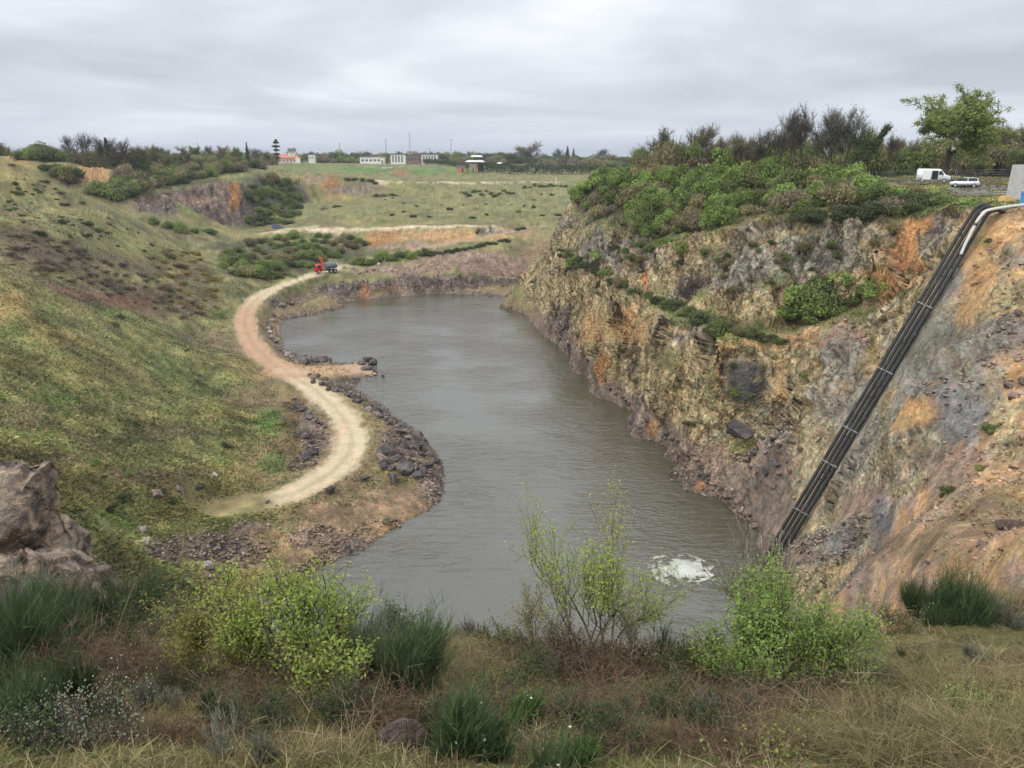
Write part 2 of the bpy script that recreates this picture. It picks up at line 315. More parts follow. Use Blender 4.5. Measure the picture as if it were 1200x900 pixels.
PAINT = r"""
def pathline(pp, w, cat, s=1.0):
    q = [hit(*p) for p in pp]; d, _, _ = polydist(VX, VY, q); lay(cat, s*(1-sstep(w*.6, w*1.2, d+(n_md-.5)*w)))
near = sstep(26, 18, dist)
lay('litter', near); lay('dry', near*sstep(.5, .62, n_lo)*.7); lay('moss', near*sstep(.5, .6, n_md)*.6)
for a in [(15,197,35,22,'dry',.8),(100,215,60,14,'dry',.3),(20,190,22,10,'ochre',.4),(30,275,50,12,'heath',.7),(60,300,95,20,'heath',.85),(120,345,80,20,'heath',.8),(190,320,60,22,'heath',.6),(215,350,55,22,'heath',.6),(130,353,50,8,'brown',.7),
 (160,265,25,6,'scrub',.4),(150,245,30,8,'dry',.4),(12,360,30,28,'ochre',.45),(75,395,55,12,'dry',.8),(130,430,50,14,'dry',.5),(60,440,50,10,'grass',.6),
 (320,492,22,20,'green',.95),(322,545,20,14,'green',.8),(70,470,35,7,'green',.8),(130,610,40,14,'green',.5),(110,640,40,16,'grass',.7),
 (200,508,55,12,'heath',.65),(170,562,55,12,'heath',.6),(30,485,45,18,'heath',.5),(70,540,50,12,'heath',.4),(285,438,28,22,'dry',.8),(240,402,45,15,'heath',.5),(235,555,40,14,'heath',.5),
 (345,490,18,55,'litter',.8),(366,508,17,42,'rubble',1),(350,545,15,12,'rubble',.6),
 (205,600,50,18,'dry',.6),(190,652,28,16,'rubble',1),(262,645,65,32,'rubble',1),(290,622,38,11,'rubble',.9),(340,655,70,28,'earth',.9),(400,605,70,24,'earth',1),(475,590,45,28,'earth',1),
 (505,560,18,34,'rubble',1),(472,520,28,38,'rubble',1),(452,548,18,12,'dry',.8),(425,505,12,30,'dry',.7),(380,630,45,16,'pink',.8),(310,628,30,12,'brown',.5),(440,625,40,12,'ochre',.5),
 (320,300,75,18,'scrub',.75),(405,296,65,14,'scrub',.7),(355,316,45,8,'scrub',.6),(205,300,40,10,'moss',.6),(260,340,45,16,'scrub',.4),
 (325,388,12,22,'earth',.8),(320,355,16,9,'rubble',.9),(350,352,16,8,'rubble',.8),(330,410,10,12,'rubble',.8),
 (385,269,48,4,'pale',1),(330,271,55,4,'pale',.8),(285,276,45,6,'dry',.9),(480,266,95,2.2,'pale',1),(580,266,55,2.2,'pale',1),(520,277,100,9,'ochre',1),(450,280,22,10,'orange',.7),(475,288,65,4,'pink',.9),(612,271,26,8,'earth',.9),
 (300,265,30,5,'scrub',.5),(520,200,65,5,'field',.9),(400,199,75,5,'field',.95),(470,202,12,5,'brown',1),(600,211,70,2,'heath',.5),(450,235,70,12,'dry',.3),(560,250,100,8,'grass',.6),
 (560,305,95,19,'pink',1),(480,316,65,9,'pink',1),(630,300,18,20,'earth',.8),(520,334,125,10,'purple',1),(405,341,42,10,'purple',1),(426,343,8,8,'orange',.9),(458,340,12,7,'orange',.6),(595,329,40,7,'dark',.6),
 (240,243,50,20,'purple',1),(225,238,40,8,'pink',.8),(276,226,8,24,'orange',1),(262,222,6,14,'pink',.6),(180,243,38,16,'purple',1),(170,236,20,6,'pink',.5),(112,205,20,14,'ochre',1),(170,200,120,14,'scrub',.85),(320,232,48,24,'scrub',.8),(150,222,50,10,'scrub',.7),(230,216,40,8,'scrub',.8),
 (372,210,18,6,'pink',.9),(388,216,12,9,'orange',.9),(420,222,38,9,'rubble',.9),(395,232,15,7,'ochre',.4),
 (760,245,100,40,'scrub',.9),(900,232,115,28,'scrub',.9),(690,235,22,34,'scrub',.8),(1030,240,70,17,'scrub',.85),(735,225,18,10,'earth',.8),
 (720,300,65,26,'grey',.85),(700,290,20,20,'grey',.8),(756,315,5,24,'orange',1),(735,300,10,20,'ochre',.5),(860,315,55,28,'grey',1),(955,300,65,30,'grey',1),(800,315,30,25,'tan',.7),(905,330,25,15,'moss',.6),(840,300,20,12,'moss',.6),
 (1062,305,20,45,'orange',.95),(1075,262,22,18,'orange',.9),(1098,270,8,30,'purple',.8),(1050,345,25,10,'brown',.6),
 (625,335,14,28,'tan',1),(650,340,30,35,'tan',1),(700,370,55,40,'tan',1),(690,388,20,24,'ochre',.8),(742,392,32,22,'ochre',.75),(735,380,8,25,'orange',.6),(800,440,50,40,'tan',1),(778,432,30,26,'moss',.7),(832,455,15,45,'moss',.6),(842,430,8,40,'ochre',.6),
 (705,425,9,26,'orange',.9),(874,444,34,36,'darkface',1),(872,405,42,5,'ochre',1),(745,482,30,22,'purple',.8),(800,530,30,16,'purple',.7),(760,450,50,24,'tan',.9),(658,378,16,22,'purple',.9),(830,540,30,16,'pink',.9),(765,505,10,16,'orange',.6),(820,570,10,12,'orange',.7),
 (950,425,55,45,'tan',1),(990,400,32,34,'pink',.9),(900,545,40,30,'rubble',1),(915,440,12,40,'ochre',.5),(985,432,32,32,'grey',.8),(1040,340,20,22,'orange',.8),(955,490,45,32,'tan',.8),(940,400,30,15,'orange',.5),(980,365,50,8,'earth',.8),
 (1000,500,60,66,'grey',.85),(960,530,30,40,'tan',.7),(1090,425,60,70,'slate',.85),(1080,405,40,34,'moss',.35),(1060,485,48,20,'ochre',1),(1150,330,32,60,'ochre',1),(1180,275,30,22,'ochre',1),(1160,290,20,10,'orange',.6),(1135,262,16,8,'orange',.7),
 (1125,238,30,13,'green',.9),(1113,325,20,30,'slate',.9),(1150,285,12,8,'green',.5),(1130,490,32,55,'slate',.9),(1120,540,60,16,'pink',.8),(1180,500,25,50,'tan',1),(1190,450,18,30,'orange',.5),(1160,400,30,40,'grey',.8),
 (1010,592,45,22,'pink',1),(1035,610,18,34,'slate',1),(980,630,25,20,'slate',.8),(1140,605,70,32,'earth',1),(1080,640,70,24,'earth',1),(1170,560,30,20,'ochre',.6),(1190,580,30,20,'moss',.4),
 (1165,221,55,6,'asphalt',1),(1105,212,40,4,'asphalt',.9),(1050,216,30,3,'asphalt',.7),
 (230,850,40,25,'ochre',.5),(590,870,60,20,'moss',.5),(1150,720,60,14,'ochre',.4),(560,235,130,22,'grass',.7),(600,250,60,10,'grass',.6)]: blob(*a)
pathline([(395,266),(440,256),(500,248),(565,243)], 1.6, 'dry'); pathline([(440,213),(500,213.5),(600,213.5),(655,213.5)], 3.5, 'pale', .8); pathline([(350,207),(430,207),(560,207),(655,208)], 4, 'dry', .9)
pathline([(290,292),(240,300),(205,312),(190,330)], 1.2, 'dry', .8); pathline([(0,432),(40,415),(90,392),(0,380)], .6, 'dry', .6)
"""
# ------------------------------------------------------------ ground mesh: rings round the viewer, rows spaced evenly along each profile
NT, NR = 1080, 1150
th = np.concatenate([np.linspace(-180, -60, 25)[:-1], np.linspace(-60, -37, 40)[:-1], np.linspace(-37, 37, NT), np.linspace(37, 60, 40)[1:], np.linspace(60, 180, 25)[1:]])*math.pi/180
rr = np.concatenate([np.arange(0.4, 20, .08), np.arange(20, 60, .2), np.arange(60, 360, .25), 360*np.exp(np.arange(0, 3.3, .006))])
GX = np.empty((len(th), NR)); GY = np.empty_like(GX)
st_, ct_ = np.sin(th), np.cos(th)
met = []
for k0 in range(0, len(th), 64):
    s = st_[k0:k0+64, None]; c = ct_[k0:k0+64, None]
    Z = height(rr[None]*s, rr[None]*c)
    dr = np.diff(rr)[None]; dz = np.diff(Z, axis=1); rm = np.maximum(.5*(rr[1:]+rr[:-1]), 6)[None]
    under = (np.maximum(Z[:, 1:], Z[:, :-1]) < WL-0.8)
    sl = np.clip(np.abs(Z[:, 1:])/np.maximum(rm, 1), 0.03, 1)
    ds = np.sqrt((dr*(0.12+0.8*sl))**2+(dz*1.0)**2)/rm*np.where(under, 0.12, 1)
    met.append(np.hstack([np.zeros((len(Z), 1)), np.cumsum(ds, axis=1)]))
met = np.vstack(met)
# even the row spacing out between neighbouring profiles
dm = np.diff(met, axis=1); kk = 3; dmp = np.pad(dm, ((kk, kk), (0, 0)), mode='edge'); dm = sum(dmp[i:i+len(dm)] for i in range(2*kk+1))/(2*kk+1)
met = np.hstack([np.zeros((len(dm), 1)), np.cumsum(dm, axis=1)])
for k in range(len(th)):
    m = met[k]; q = np.linspace(0, m[-1], NR); r = np.interp(q, m, rr); GX[k] = r*st_[k]; GY[k] = r*ct_[k]
GZ = height(GX, GY)
VX, VY, VZg = GX.ravel(), GY.ravel(), GZ.ravel()
# slope from the height function
eps = 0.6
hx = (height(VX+eps, VY)-height(VX-eps, VY))/(2*eps); hy = (height(VX, VY+eps)-height(VX, VY-eps))/(2*eps)
SL = np.hypot(hx, hy)
# ---- what the surface is made of
CATS = {  # colour a, colour b, rockiness
 'grass': ((.135,.142,.058), (.215,.203,.092), 0.0), 'dry': ((.28,.23,.105), (.17,.145,.065), 0.0), 'green': ((.10,.155,.045), (.14,.165,.06), 0.0),
 'heath': ((.17,.115,.085), (.11,.09,.06), 0.05), 'scrub': ((.05,.06,.03), (.075,.07,.04), 0.1), 'moss': ((.10,.12,.035), (.16,.14,.06), 0.3),
 'grey': ((.37,.34,.29), (.21,.19,.165), 1.0), 'purple': ((.29,.225,.20), (.15,.12,.11), .9), 'tan': ((.52,.41,.245), (.36,.285,.17), 1.0), 'darkface': ((.12,.11,.105), (.085,.08,.078), .35),
 'ochre': ((.54,.34,.17), (.40,.25,.13), 0.42), 'orange': ((.52,.27,.11), (.36,.17,.08), 0.7), 'earth': ((.31,.215,.135), (.21,.15,.095), 0.25),
 'rubble': ((.27,.205,.165), (.14,.11,.095), 0.42), 'dark': ((.07,.062,.06), (.045,.042,.042), 1.0), 'pale': ((.60,.50,.36), (.47,.37,.25), 0.0),
 'red': ((.46,.28,.18), (.38,.23,.15), 0.0), 'slate': ((.26,.25,.25), (.17,.165,.17), 0.5), 'field': ((.08,.19,.04), (.10,.20,.05), 0.0),
 'asphalt': ((.17,.16,.16), (.22,.2,.19), 0.0), 'litter': ((.13,.088,.048), (.075,.055,.032), 0.0), 'brown': ((.24,.12,.075), (.20,.11,.07), 0.0),
 'pink': ((.40,.28,.22), (.27,.19,.15), 0.55)}
n_lo = fbm(VX/7, VY/7+VZg/5, 21, 4); n_hi = fbm(VX/1.1+VZg/2, VY/1.1-VZg/1.3, 31, 4); n_md = fbm(VX/3+VZg/3, VY/3-VZg/2, 41, 3)
ALB = np.zeros((len(VX), 3)); ROCK = np.zeros(len(VX))
def lay(cat, w, nz=None):
    a, b, rk = CATS[cat]; nz = n_hi if nz is None else nz
    k = sstep(.35, .65, nz)[:, None]; c = np.array(a)*(1-k)+np.array(b)*k; w_ = w[:, None]
    ALB[:] = ALB*(1-w_)+c*w_; ROCK[:] = ROCK*(1-w)+rk*w
def blob(px, py, rx, ry, cat, s=1.0, soft=.45, nz=.9):
    C = np.array(hit(px, py)); A = np.array(hit(px+rx, py))-C; Bv = np.array(hit(px, py-ry))-C
    B2 = C-np.array(hit(px, py+ry)); dist = np.linalg.norm(C)
    A3 = C-np.array(hit(px-rx, py))
    if np.linalg.norm(A3) < np.linalg.norm(A): A = A3
    if np.linalg.norm(B2) < np.linalg.norm(Bv): Bv = B2
    la = rx/F*dist; lb = ry/F*dist
    if np.linalg.norm(A) > 3*la: A = A*(3*la/np.linalg.norm(A))
    if np.linalg.norm(Bv) > 7*lb: Bv = Bv*(7*lb/np.linalg.norm(Bv))
    n = np.cross(A, Bv); n = n/(np.linalg.norm(n)+1e-9)*max(la, lb)*1.3
    R = np.linalg.norm(A)+np.linalg.norm(Bv)+np.linalg.norm(n)
    sel = np.where((np.abs(VX-C[0]) < R*1.5) & (np.abs(VY-C[1]) < R*1.5))[0]
    if len(sel) == 0: return
    Q = np.stack([VX[sel]-C[0], VY[sel]-C[1], VZg[sel]-C[2]], 1) @ np.linalg.inv(np.array([A, Bv, n]))
    d = np.sqrt((Q**2).sum(1)); d = d+(n_md[sel]-.5)*nz+(n_hi[sel]-.5)*nz*.6
    w = s*(1-sstep(1-soft, 1+soft*.4, d)); a, b, rk = CATS[cat]
    k = sstep(.35, .65, n_hi[sel])[:, None]; c = np.array(a)*(1-k)+np.array(b)*k; w_ = w[:, None]
    ALB[sel] = ALB[sel]*(1-w_)+c*w_; ROCK[sel] = ROCK[sel]*(1-w)+rk*w
one = np.ones(len(VX))
dist = np.hypot(VX, VY)
lay('grass', one)
lay('dry', sstep(.50, .64, n_lo)*.6); lay('heath', sstep(.56, .68, fbm(VX/11, VY/11, 77, 3))*.5*(dist < 400))
lay('green', sstep(.60, .7, fbm(VX/9, VY/9, 87, 3))*.35)
right = sstep(3, 8, VX)*(VY > 55)*(VY < 237)
slope_r = sstep(.30, .36, VX/np.maximum(VY, 1)-0.0*VY)*sstep(17, 22, VY)*sstep(92, 84, VY)
lay('earth', slope_r); lay('pink', slope_r*sstep(.40, .6, n_lo)*.8); lay('ochre', slope_r*sstep(.42, .58, n_md)*.7); lay('slate', slope_r*sstep(.52, .64, fbm(VX/6, VY/6+VZg/8, 171, 4))*.7*sstep(38, 55, VY))
# far plain
lay('field', ((VY > 520) & (VX < -150) & (VX > -330) & (VY < 760))*.9)
fp = (VY > 425)*1.0; lay('grass', fp*.7)
# rocky where steep
lay('purple', sstep(.75, 1.15, SL+(n_hi-.5)*.5)*(dist > 40)*(VX < 20)*(VY > 237)*(VY < 460))
lay('tan', sstep(.7, 1.1, SL+(n_hi-.5)*.5)*right)
lay('grey', sstep(.52, .66, n_lo)*sstep(.7, 1.1, SL)*right*.7)
# low land by the lake
low = sstep(-37.5, -39.5, VZg)*(VY < 250)*(VY > 50)*(VX < 15)
lay('earth', low*.6)
lay('rubble', sstep(-40.9, -41.6, VZg)*(VY > 50)*(VY < 335))
# lakeside talus at the foot of the right cliff
lay('rubble', sstep(-36.5, -39.5, VZg+(n_md-.5)*5)*right)
# lake bed
lay('dark', (VZg < -43)*1.0)
exec(PAINT)
ROCK = ROCK*(1-slope_r*(.35+.2*sstep(75, 45, VY)))
ROCK = np.where(VX < 8, ROCK*sstep(20, 60, dist), ROCK)
# sward of uneven density: darker mossy and paler worn patches a metre or two across
pat = fbm(VX/1.8, VY/1.8, 131, 4); pat2 = fbm(VX/5.5, VY/5.5, 137, 3); gr_ = (1-np.clip(ROCK*2, 0, 1))*(dist > 18)
ALB *= (1+gr_*((pat-.5)*1.5*sstep(330, 230, dist)+(pat2-.5)*.9))[:, None]
ALB = np.clip(ALB, .01, .9)
# roads
drd, _, _ = polydist(VX, VY, ROADS); 
bump_rd = (n_md-.5)*1.7+(n_hi-.5)*1.2
wr = 1-sstep(2.0, 2.7, drd+bump_rd)
redpart = sstep(133, 150, VY)*(1-sstep(190, 215, VY))
n_keep = n_hi.copy(); n_hi[:] = .5+(n_hi-.5)*.35; wr = wr*sstep(-.36, -.315, VX/np.maximum(VY, 1)+(n_md-.5)*.05+sstep(95, 110, VY)*.3); lay('pale', wr); lay('red', wr*redpart*.85)
lay('earth', sstep(245, 262, VY)*wr*.7)
# wheel ruts and the grassy strip between them
lay('earth', wr*.22*(1-sstep(.2, .7, drd+(n_hi-.5)*.8))); lay('grass', wr*.14*(1-sstep(.15, .45, drd+(n_md-.5)*1.6))); lay('earth', wr*.35*sstep(1.5, 2.0, drd+(n_hi-.5)))
drp, _, _ = polydist(VX, VY, RAMPS); lay('red', (1-sstep(4.2, 5.4, drp+bump_rd))*.8); lay('pale', (1-sstep(1.2, 4.2, drp+bump_rd))*.35)
n_hi[:] = n_keep; CALM = np.maximum(1-sstep(1.8, 2.8, drd), (1-sstep(3.8, 5, drp)))
ROCK *= sstep(3.0, 4.5, np.minimum(drd, drp)); _pd, _, _ = polydist(VX, VY, [PIPE_A, PIPE_B]); ROCK *= .35+.65*sstep(1.5, 4.5, _pd)
ROCK = ROCK*sstep(-43.2, -42.0, VZg)
# faces
nT = len(th); idx = np.arange(nT*NR).reshape(nT, NR)
faces = np.stack([idx[:-1, :-1], idx[1:, :-1], idx[1:, 1:], idx[:-1, 1:]], -1).reshape(-1, 4)
# close behind the viewer is the seam at 180 degrees; both edges meet there

def noise_node(t, vec, scale, detail=4, rough=.55, dist_=0.0):
    n = N(t, 'ShaderNodeTexNoise', inp={'Scale': scale, 'Detail': detail, 'Roughness': rough, 'Distortion': dist_}); L(t, vec, n.inputs['Vector']); return n.outputs['Fac']
def mrange(t, v, a, b, c, d, clamp=True):
    n = N(t, 'ShaderNodeMapRange', clamp=clamp, inp={'From Min': a, 'From Max': b, 'To Min': c, 'To Max': d}); L(t, v, n.inputs['Value']); return n.outputs[0]
def mth(t, op, a, b=None, c=None):
    n = N(t, 'ShaderNodeMath', operation=op)
    for i, v in enumerate((a, b, c)):
        if v is None: continue
        if isinstance(v, (int, float)): n.inputs[i].default_value = v
        else: L(t, v, n.inputs[i])
    return n.outputs[0]
def new_mat(name):
    m = bpy.data.materials.new(name); m.use_nodes = True; t = m.node_tree; t.nodes.clear()
    o = N(t, 'ShaderNodeOutputMaterial'); b = N(t, 'ShaderNodeBsdfPrincipled'); L(t, b.outputs[0], o.inputs['Surface'])
    b.inputs['Roughness'].default_value = .9; b.inputs['Specular IOR Level'].default_value = .25
    return m, t, o, b
def rock_height(t, vec):
    """blocky, jointed rock: cells of several sizes with vertical joints"""
    mp = N(t, 'ShaderNodeMapping'); L(t, vec, mp.inputs['Vector']); mp.inputs['Scale'].default_value = (1, 1, .55); mp.inputs['Rotation'].default_value = (.25, .3, .4)
    wn = N(t, 'ShaderNodeTexNoise', inp={'Scale': .35, 'Detail': 3.0}); L(t, mp.outputs[0], wn.inputs['Vector'])
    ad = N(t, 'ShaderNodeMixRGB', blend_type='LINEAR_LIGHT', inp={'Fac': .9}); L(t, mp.outputs[0], ad.inputs[1]); L(t, wn.outputs['Color'], ad.inputs[2])
    hs = []
    for sc, amp in ((.13, 2.9), (.32, 1.1), (.85, .40), (2.4, .13)):
        v = N(t, 'ShaderNodeTexVoronoi', feature='F1', inp={'Scale': sc}); L(t, ad.outputs[0], v.inputs['Vector'])
        sp = N(t, 'ShaderNodeSeparateColor'); L(t, v.outputs['Color'], sp.inputs[0])
        # each cell is a flat face set at its own depth and tilt
        loc_ = N(t, 'ShaderNodeVectorMath', operation='SUBTRACT'); L(t, ad.outputs[0], loc_.inputs[0]); L(t, v.outputs['Position'], loc_.inputs[1])
        tl = N(t, 'ShaderNodeVectorMath', operation='SUBTRACT'); L(t, v.outputs['Color'], tl.inputs[0]); tl.inputs[1].default_value = (.5, .5, .5)
        dt = N(t, 'ShaderNodeVectorMath', operation='DOT_PRODUCT'); L(t, loc_.outputs[0], dt.inputs[0]); L(t, tl.outputs[0], dt.inputs[1])
        d = mth(t, 'MULTIPLY', dt.outputs['Value'], sc*2.0); hs.append(mth(t, 'MULTIPLY', mth(t, 'ADD', mth(t, 'MULTIPLY', sp.outputs[0], .8), d), amp))
    s = hs[0]
    for h in hs[1:]: s = mth(t, 'ADD', s, h)
    fine = noise_node(t, vec, 1.3, 8, .65); s = mth(t, 'ADD', s, mth(t, 'MULTIPLY', fine, .3))
    return mth(t, 'SUBTRACT', s, 2.0)
M = {}
m, t, o, b = new_mat('ground'); M['ground'] = m
geo = N(t, 'ShaderNodeTexCoord'); vec = geo.outputs['Object']
al = N(t, 'ShaderNodeAttribute', attribute_name='albedo'); ro = N(t, 'ShaderNodeAttribute', attribute_name='rock')
a1 = noise_node(t, vec, 1.7, 6, .7); a2 = noise_node(t, vec, 9.0, 3, .7); a3 = noise_node(t, vec, .25, 4, .6)
k = mth(t, 'MULTIPLY', mrange(t, a1, .3, .7, .55, 1.4), mth(t, 'MULTIPLY', mrange(t, a2, .3, .7, .68, 1.32), mrange(t, a3, .3, .7, .8, 1.2)))
cm = N(t, 'ShaderNodeAttribute', attribute_name='calm'); k = mth(t, 'ADD', 1.0, mth(t, 'MULTIPLY', mth(t, 'SUBTRACT', k, 1.0), mrange(t, cm.outputs['Fac'], 0, 1, 1, .3)))
# stones: every cell its own tone
vc = N(t, 'ShaderNodeTexVoronoi', feature='F1', inp={'Scale': 1.6}); L(t, vec, vc.inputs['Vector'])
sp = N(t, 'ShaderNodeSeparateColor'); L(t, vc.outputs['Color'], sp.inputs[0])
vk = mth(t, 'ADD', 1.0, mth(t, 'MULTIPLY', mrange(t, sp.outputs[0], 0, 1, -.22, .24), ro.outputs['Fac'])); k = mth(t, 'MULTIPLY', k, vk)
for cs, cw, lo_ in ((.42, .06, .38), (1.3, .05, .62)):      # crevice shade between the blocks, painted into the rock colour
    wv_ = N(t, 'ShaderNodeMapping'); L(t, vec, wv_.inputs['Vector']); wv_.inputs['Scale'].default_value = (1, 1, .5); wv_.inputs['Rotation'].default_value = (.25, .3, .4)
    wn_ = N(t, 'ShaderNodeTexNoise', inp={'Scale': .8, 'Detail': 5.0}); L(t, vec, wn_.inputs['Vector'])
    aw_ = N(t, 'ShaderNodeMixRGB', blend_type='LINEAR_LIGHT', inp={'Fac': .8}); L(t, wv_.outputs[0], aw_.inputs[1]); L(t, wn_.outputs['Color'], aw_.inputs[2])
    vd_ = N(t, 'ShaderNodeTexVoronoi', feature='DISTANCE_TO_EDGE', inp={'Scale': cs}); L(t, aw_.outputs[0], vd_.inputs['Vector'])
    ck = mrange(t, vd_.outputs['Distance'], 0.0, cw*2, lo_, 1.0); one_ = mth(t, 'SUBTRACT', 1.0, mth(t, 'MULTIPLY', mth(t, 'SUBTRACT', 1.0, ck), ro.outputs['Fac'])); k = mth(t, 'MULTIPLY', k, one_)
mp_ = N(t, 'ShaderNodeMapping'); L(t, vec, mp_.inputs['Vector']); mp_.inputs['Scale'].default_value = (1, 1, .22)
stn = noise_node(t, mp_.outputs[0], .55, 5, .65, .5); k = mth(t, 'MULTIPLY', k, mth(t, 'ADD', 1.0, mth(t, 'MULTIPLY', mrange(t, stn, .32, .68, -.32, .32), ro.outputs['Fac'])))
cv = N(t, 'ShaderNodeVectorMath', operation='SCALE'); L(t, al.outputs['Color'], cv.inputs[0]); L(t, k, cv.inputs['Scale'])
# hue drift between warm straw and cooler green
hue = N(t, 'ShaderNodeMix', data_type='RGBA', blend_type='MULTIPLY'); hue.inputs['Factor'].default_value = 1.0
hc = N(t, 'ShaderNodeValToRGB'); L(t, noise_node(t, vec, .8, 5, .7), hc.inputs[0])
hc.color_ramp.elements[0].position = .35; hc.color_ramp.elements[0].color = (1.12, .98, .92, 1); hc.color_ramp.elements[1].position = .65; hc.color_ramp.elements[1].color = (.9, 1.03, .95, 1)
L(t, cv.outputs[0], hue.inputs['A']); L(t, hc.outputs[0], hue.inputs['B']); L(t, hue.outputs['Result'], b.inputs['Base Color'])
rh = mth(t, 'MULTIPLY', rock_height(t, vec), mth(t, 'MULTIPLY', ro.outputs['Fac'], ro.outputs['Fac']))
gh = mth(t, 'MULTIPLY', noise_node(t, vec, 2.2, 8, .7), mrange(t, cm.outputs['Fac'], 0, 1, .26, .04))
stones = N(t, 'ShaderNodeTexVoronoi', feature='F1', inp={'Scale': 2.2}); L(t, vec, stones.inputs['Vector'])
sh = mth(t, 'MULTIPLY', mth(t, 'MULTIPLY', mrange(t, stones.outputs['Distance'], 0, .55, .34, 0), mrange(t, ro.outputs['Fac'], .1, .6, 0, 1)), 1.0)
ht = mth(t, 'ADD', mth(t, 'ADD', rh, gh), sh)
near = N(t, 'ShaderNodeVectorMath', operation='LENGTH'); L(t, vec, near.inputs[0])
dsp = N(t, 'ShaderNodeDisplacement', inp={'Midlevel': 0.0, 'Scale': .75}); L(t, mth(t, 'MULTIPLY', ht, mrange(t, near.outputs['Value'], 8, 50, .35, 1)), dsp.inputs['Height']); L(t, dsp.outputs[0], o.inputs['Displacement'])
m.displacement_method = 'BOTH'
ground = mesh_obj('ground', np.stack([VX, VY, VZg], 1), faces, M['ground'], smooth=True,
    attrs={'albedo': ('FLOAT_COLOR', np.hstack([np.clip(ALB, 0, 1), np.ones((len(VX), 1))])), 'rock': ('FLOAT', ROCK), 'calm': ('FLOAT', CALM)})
tag(ground, kind='structure')

# ------------------------------------------------------------ lake
wv, wf = [], []
xs = np.linspace(-110, 75, 240); ys = np.linspace(38, 262, 280)
X, Y = np.meshgrid(xs, ys)
wi = np.arange(X.size).reshape(X.shape)
wf = np.stack([wi[:-1, :-1], wi[:-1, 1:], wi[1:, 1:], wi[1:, :-1]], -1).reshape(-1, 4)
hw = height(X.ravel(), Y.ravel()); keep = (hw[wf] < WL+2.0).any(1)
wfk = wf[keep]; used = np.unique(wfk); remap = -np.ones(X.size, int); remap[used] = np.arange(len(used))
wverts = np.stack([X.ravel()[used], Y.ravel()[used], np.full(len(used), WL)], 1)
m, t, o, b = new_mat('lake_water'); M['water'] = m
geo = N(t, 'ShaderNodeTexCoord'); vec = geo.outputs['Object']
b.inputs['Base Color'].default_value = (.072, .067, .040, 1); b.inputs['Roughness'].default_value = .06; b.inputs['IOR'].default_value = 2.0; b.inputs['Specular IOR Level'].default_value = .5
mp = N(t, 'ShaderNodeMapping'); L(t, vec, mp.inputs['Vector']); mp.inputs['Rotation'].default_value = (0, 0, rad(12)); mp.inputs['Scale'].default_value = (.55, 1.3, 1)
w1 = noise_node(t, mp.outputs[0], .75, 4, .6, .8)
w2 = noise_node(t, mp.outputs[0], 2.4, 3, .6, .4); w3 = noise_node(t, vec, .05, 3, .5)
amp = mrange(t, w3, .38, .62, .35, 1.5)
hh = mth(t, 'MULTIPLY', mth(t, 'ADD', w1, mth(t, 'MULTIPLY', w2, .35)), amp)
bp = N(t, 'ShaderNodeBump', inp={'Strength': 1.0, 'Distance': .19}); L(t, hh, bp.inputs['Height']); L(t, bp.outputs[0], b.inputs['Normal'])
water = mesh_obj('lake_water', wverts, remap[wfk], M['water'], smooth=True); tag(water, kind='structure')
# ------------------------------------------------------------ rock materials for loose boulders
def rock_mat(name, c1, c2, c3, disp=.12, scale=2.0):
    m, t, o, b = new_mat(name)
    tc_ = N(t, 'ShaderNodeTexCoord'); oi = N(t, 'ShaderNodeObjectInfo'); vec = tc_.outputs['Object']
    ad = N(t, 'ShaderNodeVectorMath', operation='ADD'); L(t, vec, ad.inputs[0]); L(t, oi.outputs['Location'], ad.inputs[1]); vec = ad.outputs[0]
    n = noise_node(t, vec, scale, 8, .65, .6); cr = N(t, 'ShaderNodeValToRGB'); L(t, n, cr.inputs[0])
    cr.color_ramp.elements[0].position = .34; cr.color_ramp.elements[0].color = (*c1, 1); cr.color_ramp.elements[1].position = .68; cr.color_ramp.elements[1].color = (*c3, 1)
    e = cr.color_ramp.elements.new(.5); e.color = (*c2, 1)
    k = mth(t, 'MULTIPLY', mrange(t, oi.outputs['Random'], 0, 1, .7, 1.3), mrange(t, noise_node(t, vec, scale*7, 3, .7), .3, .7, .75, 1.25))
    sc = N(t, 'ShaderNodeVectorMath', operation='SCALE'); L(t, cr.outputs[0], sc.inputs[0]); L(t, k, sc.inputs['Scale']); L(t, sc.outputs[0], b.inputs['Base Color'])
    v = N(t, 'ShaderNodeTexVoronoi', feature='DISTANCE_TO_EDGE', inp={'Scale': scale*.8}); L(t, vec, v.inputs['Vector'])
    h = mth(t, 'ADD', mth(t, 'MULTIPLY', noise_node(t, vec, scale*2.5, 8, .7), 1.0), mrange(t, v.outputs['Distance'], 0, .05, -.35, 0))
    bp = N(t, 'ShaderNodeBump', inp={'Strength': .9, 'Distance': disp}); L(t, h, bp.inputs['Height']); L(t, bp.outputs[0], b.inputs['Normal'])
    return m
M['boulder_dark'] = rock_mat('dark_boulder_stone', (.05,.046,.045), (.10,.088,.085), (.20,.17,.155))
M['boulder_brown'] = rock_mat('brown_boulder_stone', (.12,.085,.07), (.20,.15,.125), (.33,.26,.21))
M['boulder_pale'] = rock_mat('pale_boulder_stone', (.22,.19,.17), (.38,.33,.29), (.55,.49,.44))
M['outcrop'] = rock_mat('outcrop_rock', (.06,.05,.043), (.195,.155,.122), (.42,.31,.205), .06, 1.6)
_t = M['outcrop'].node_tree; _tc = N(_t, 'ShaderNodeTexCoord'); _sv = N(_t, 'ShaderNodeVectorMath', operation='SCALE', inp={'Scale': 1.7}); L(_t, _tc.outputs['Object'], _sv.inputs[0])
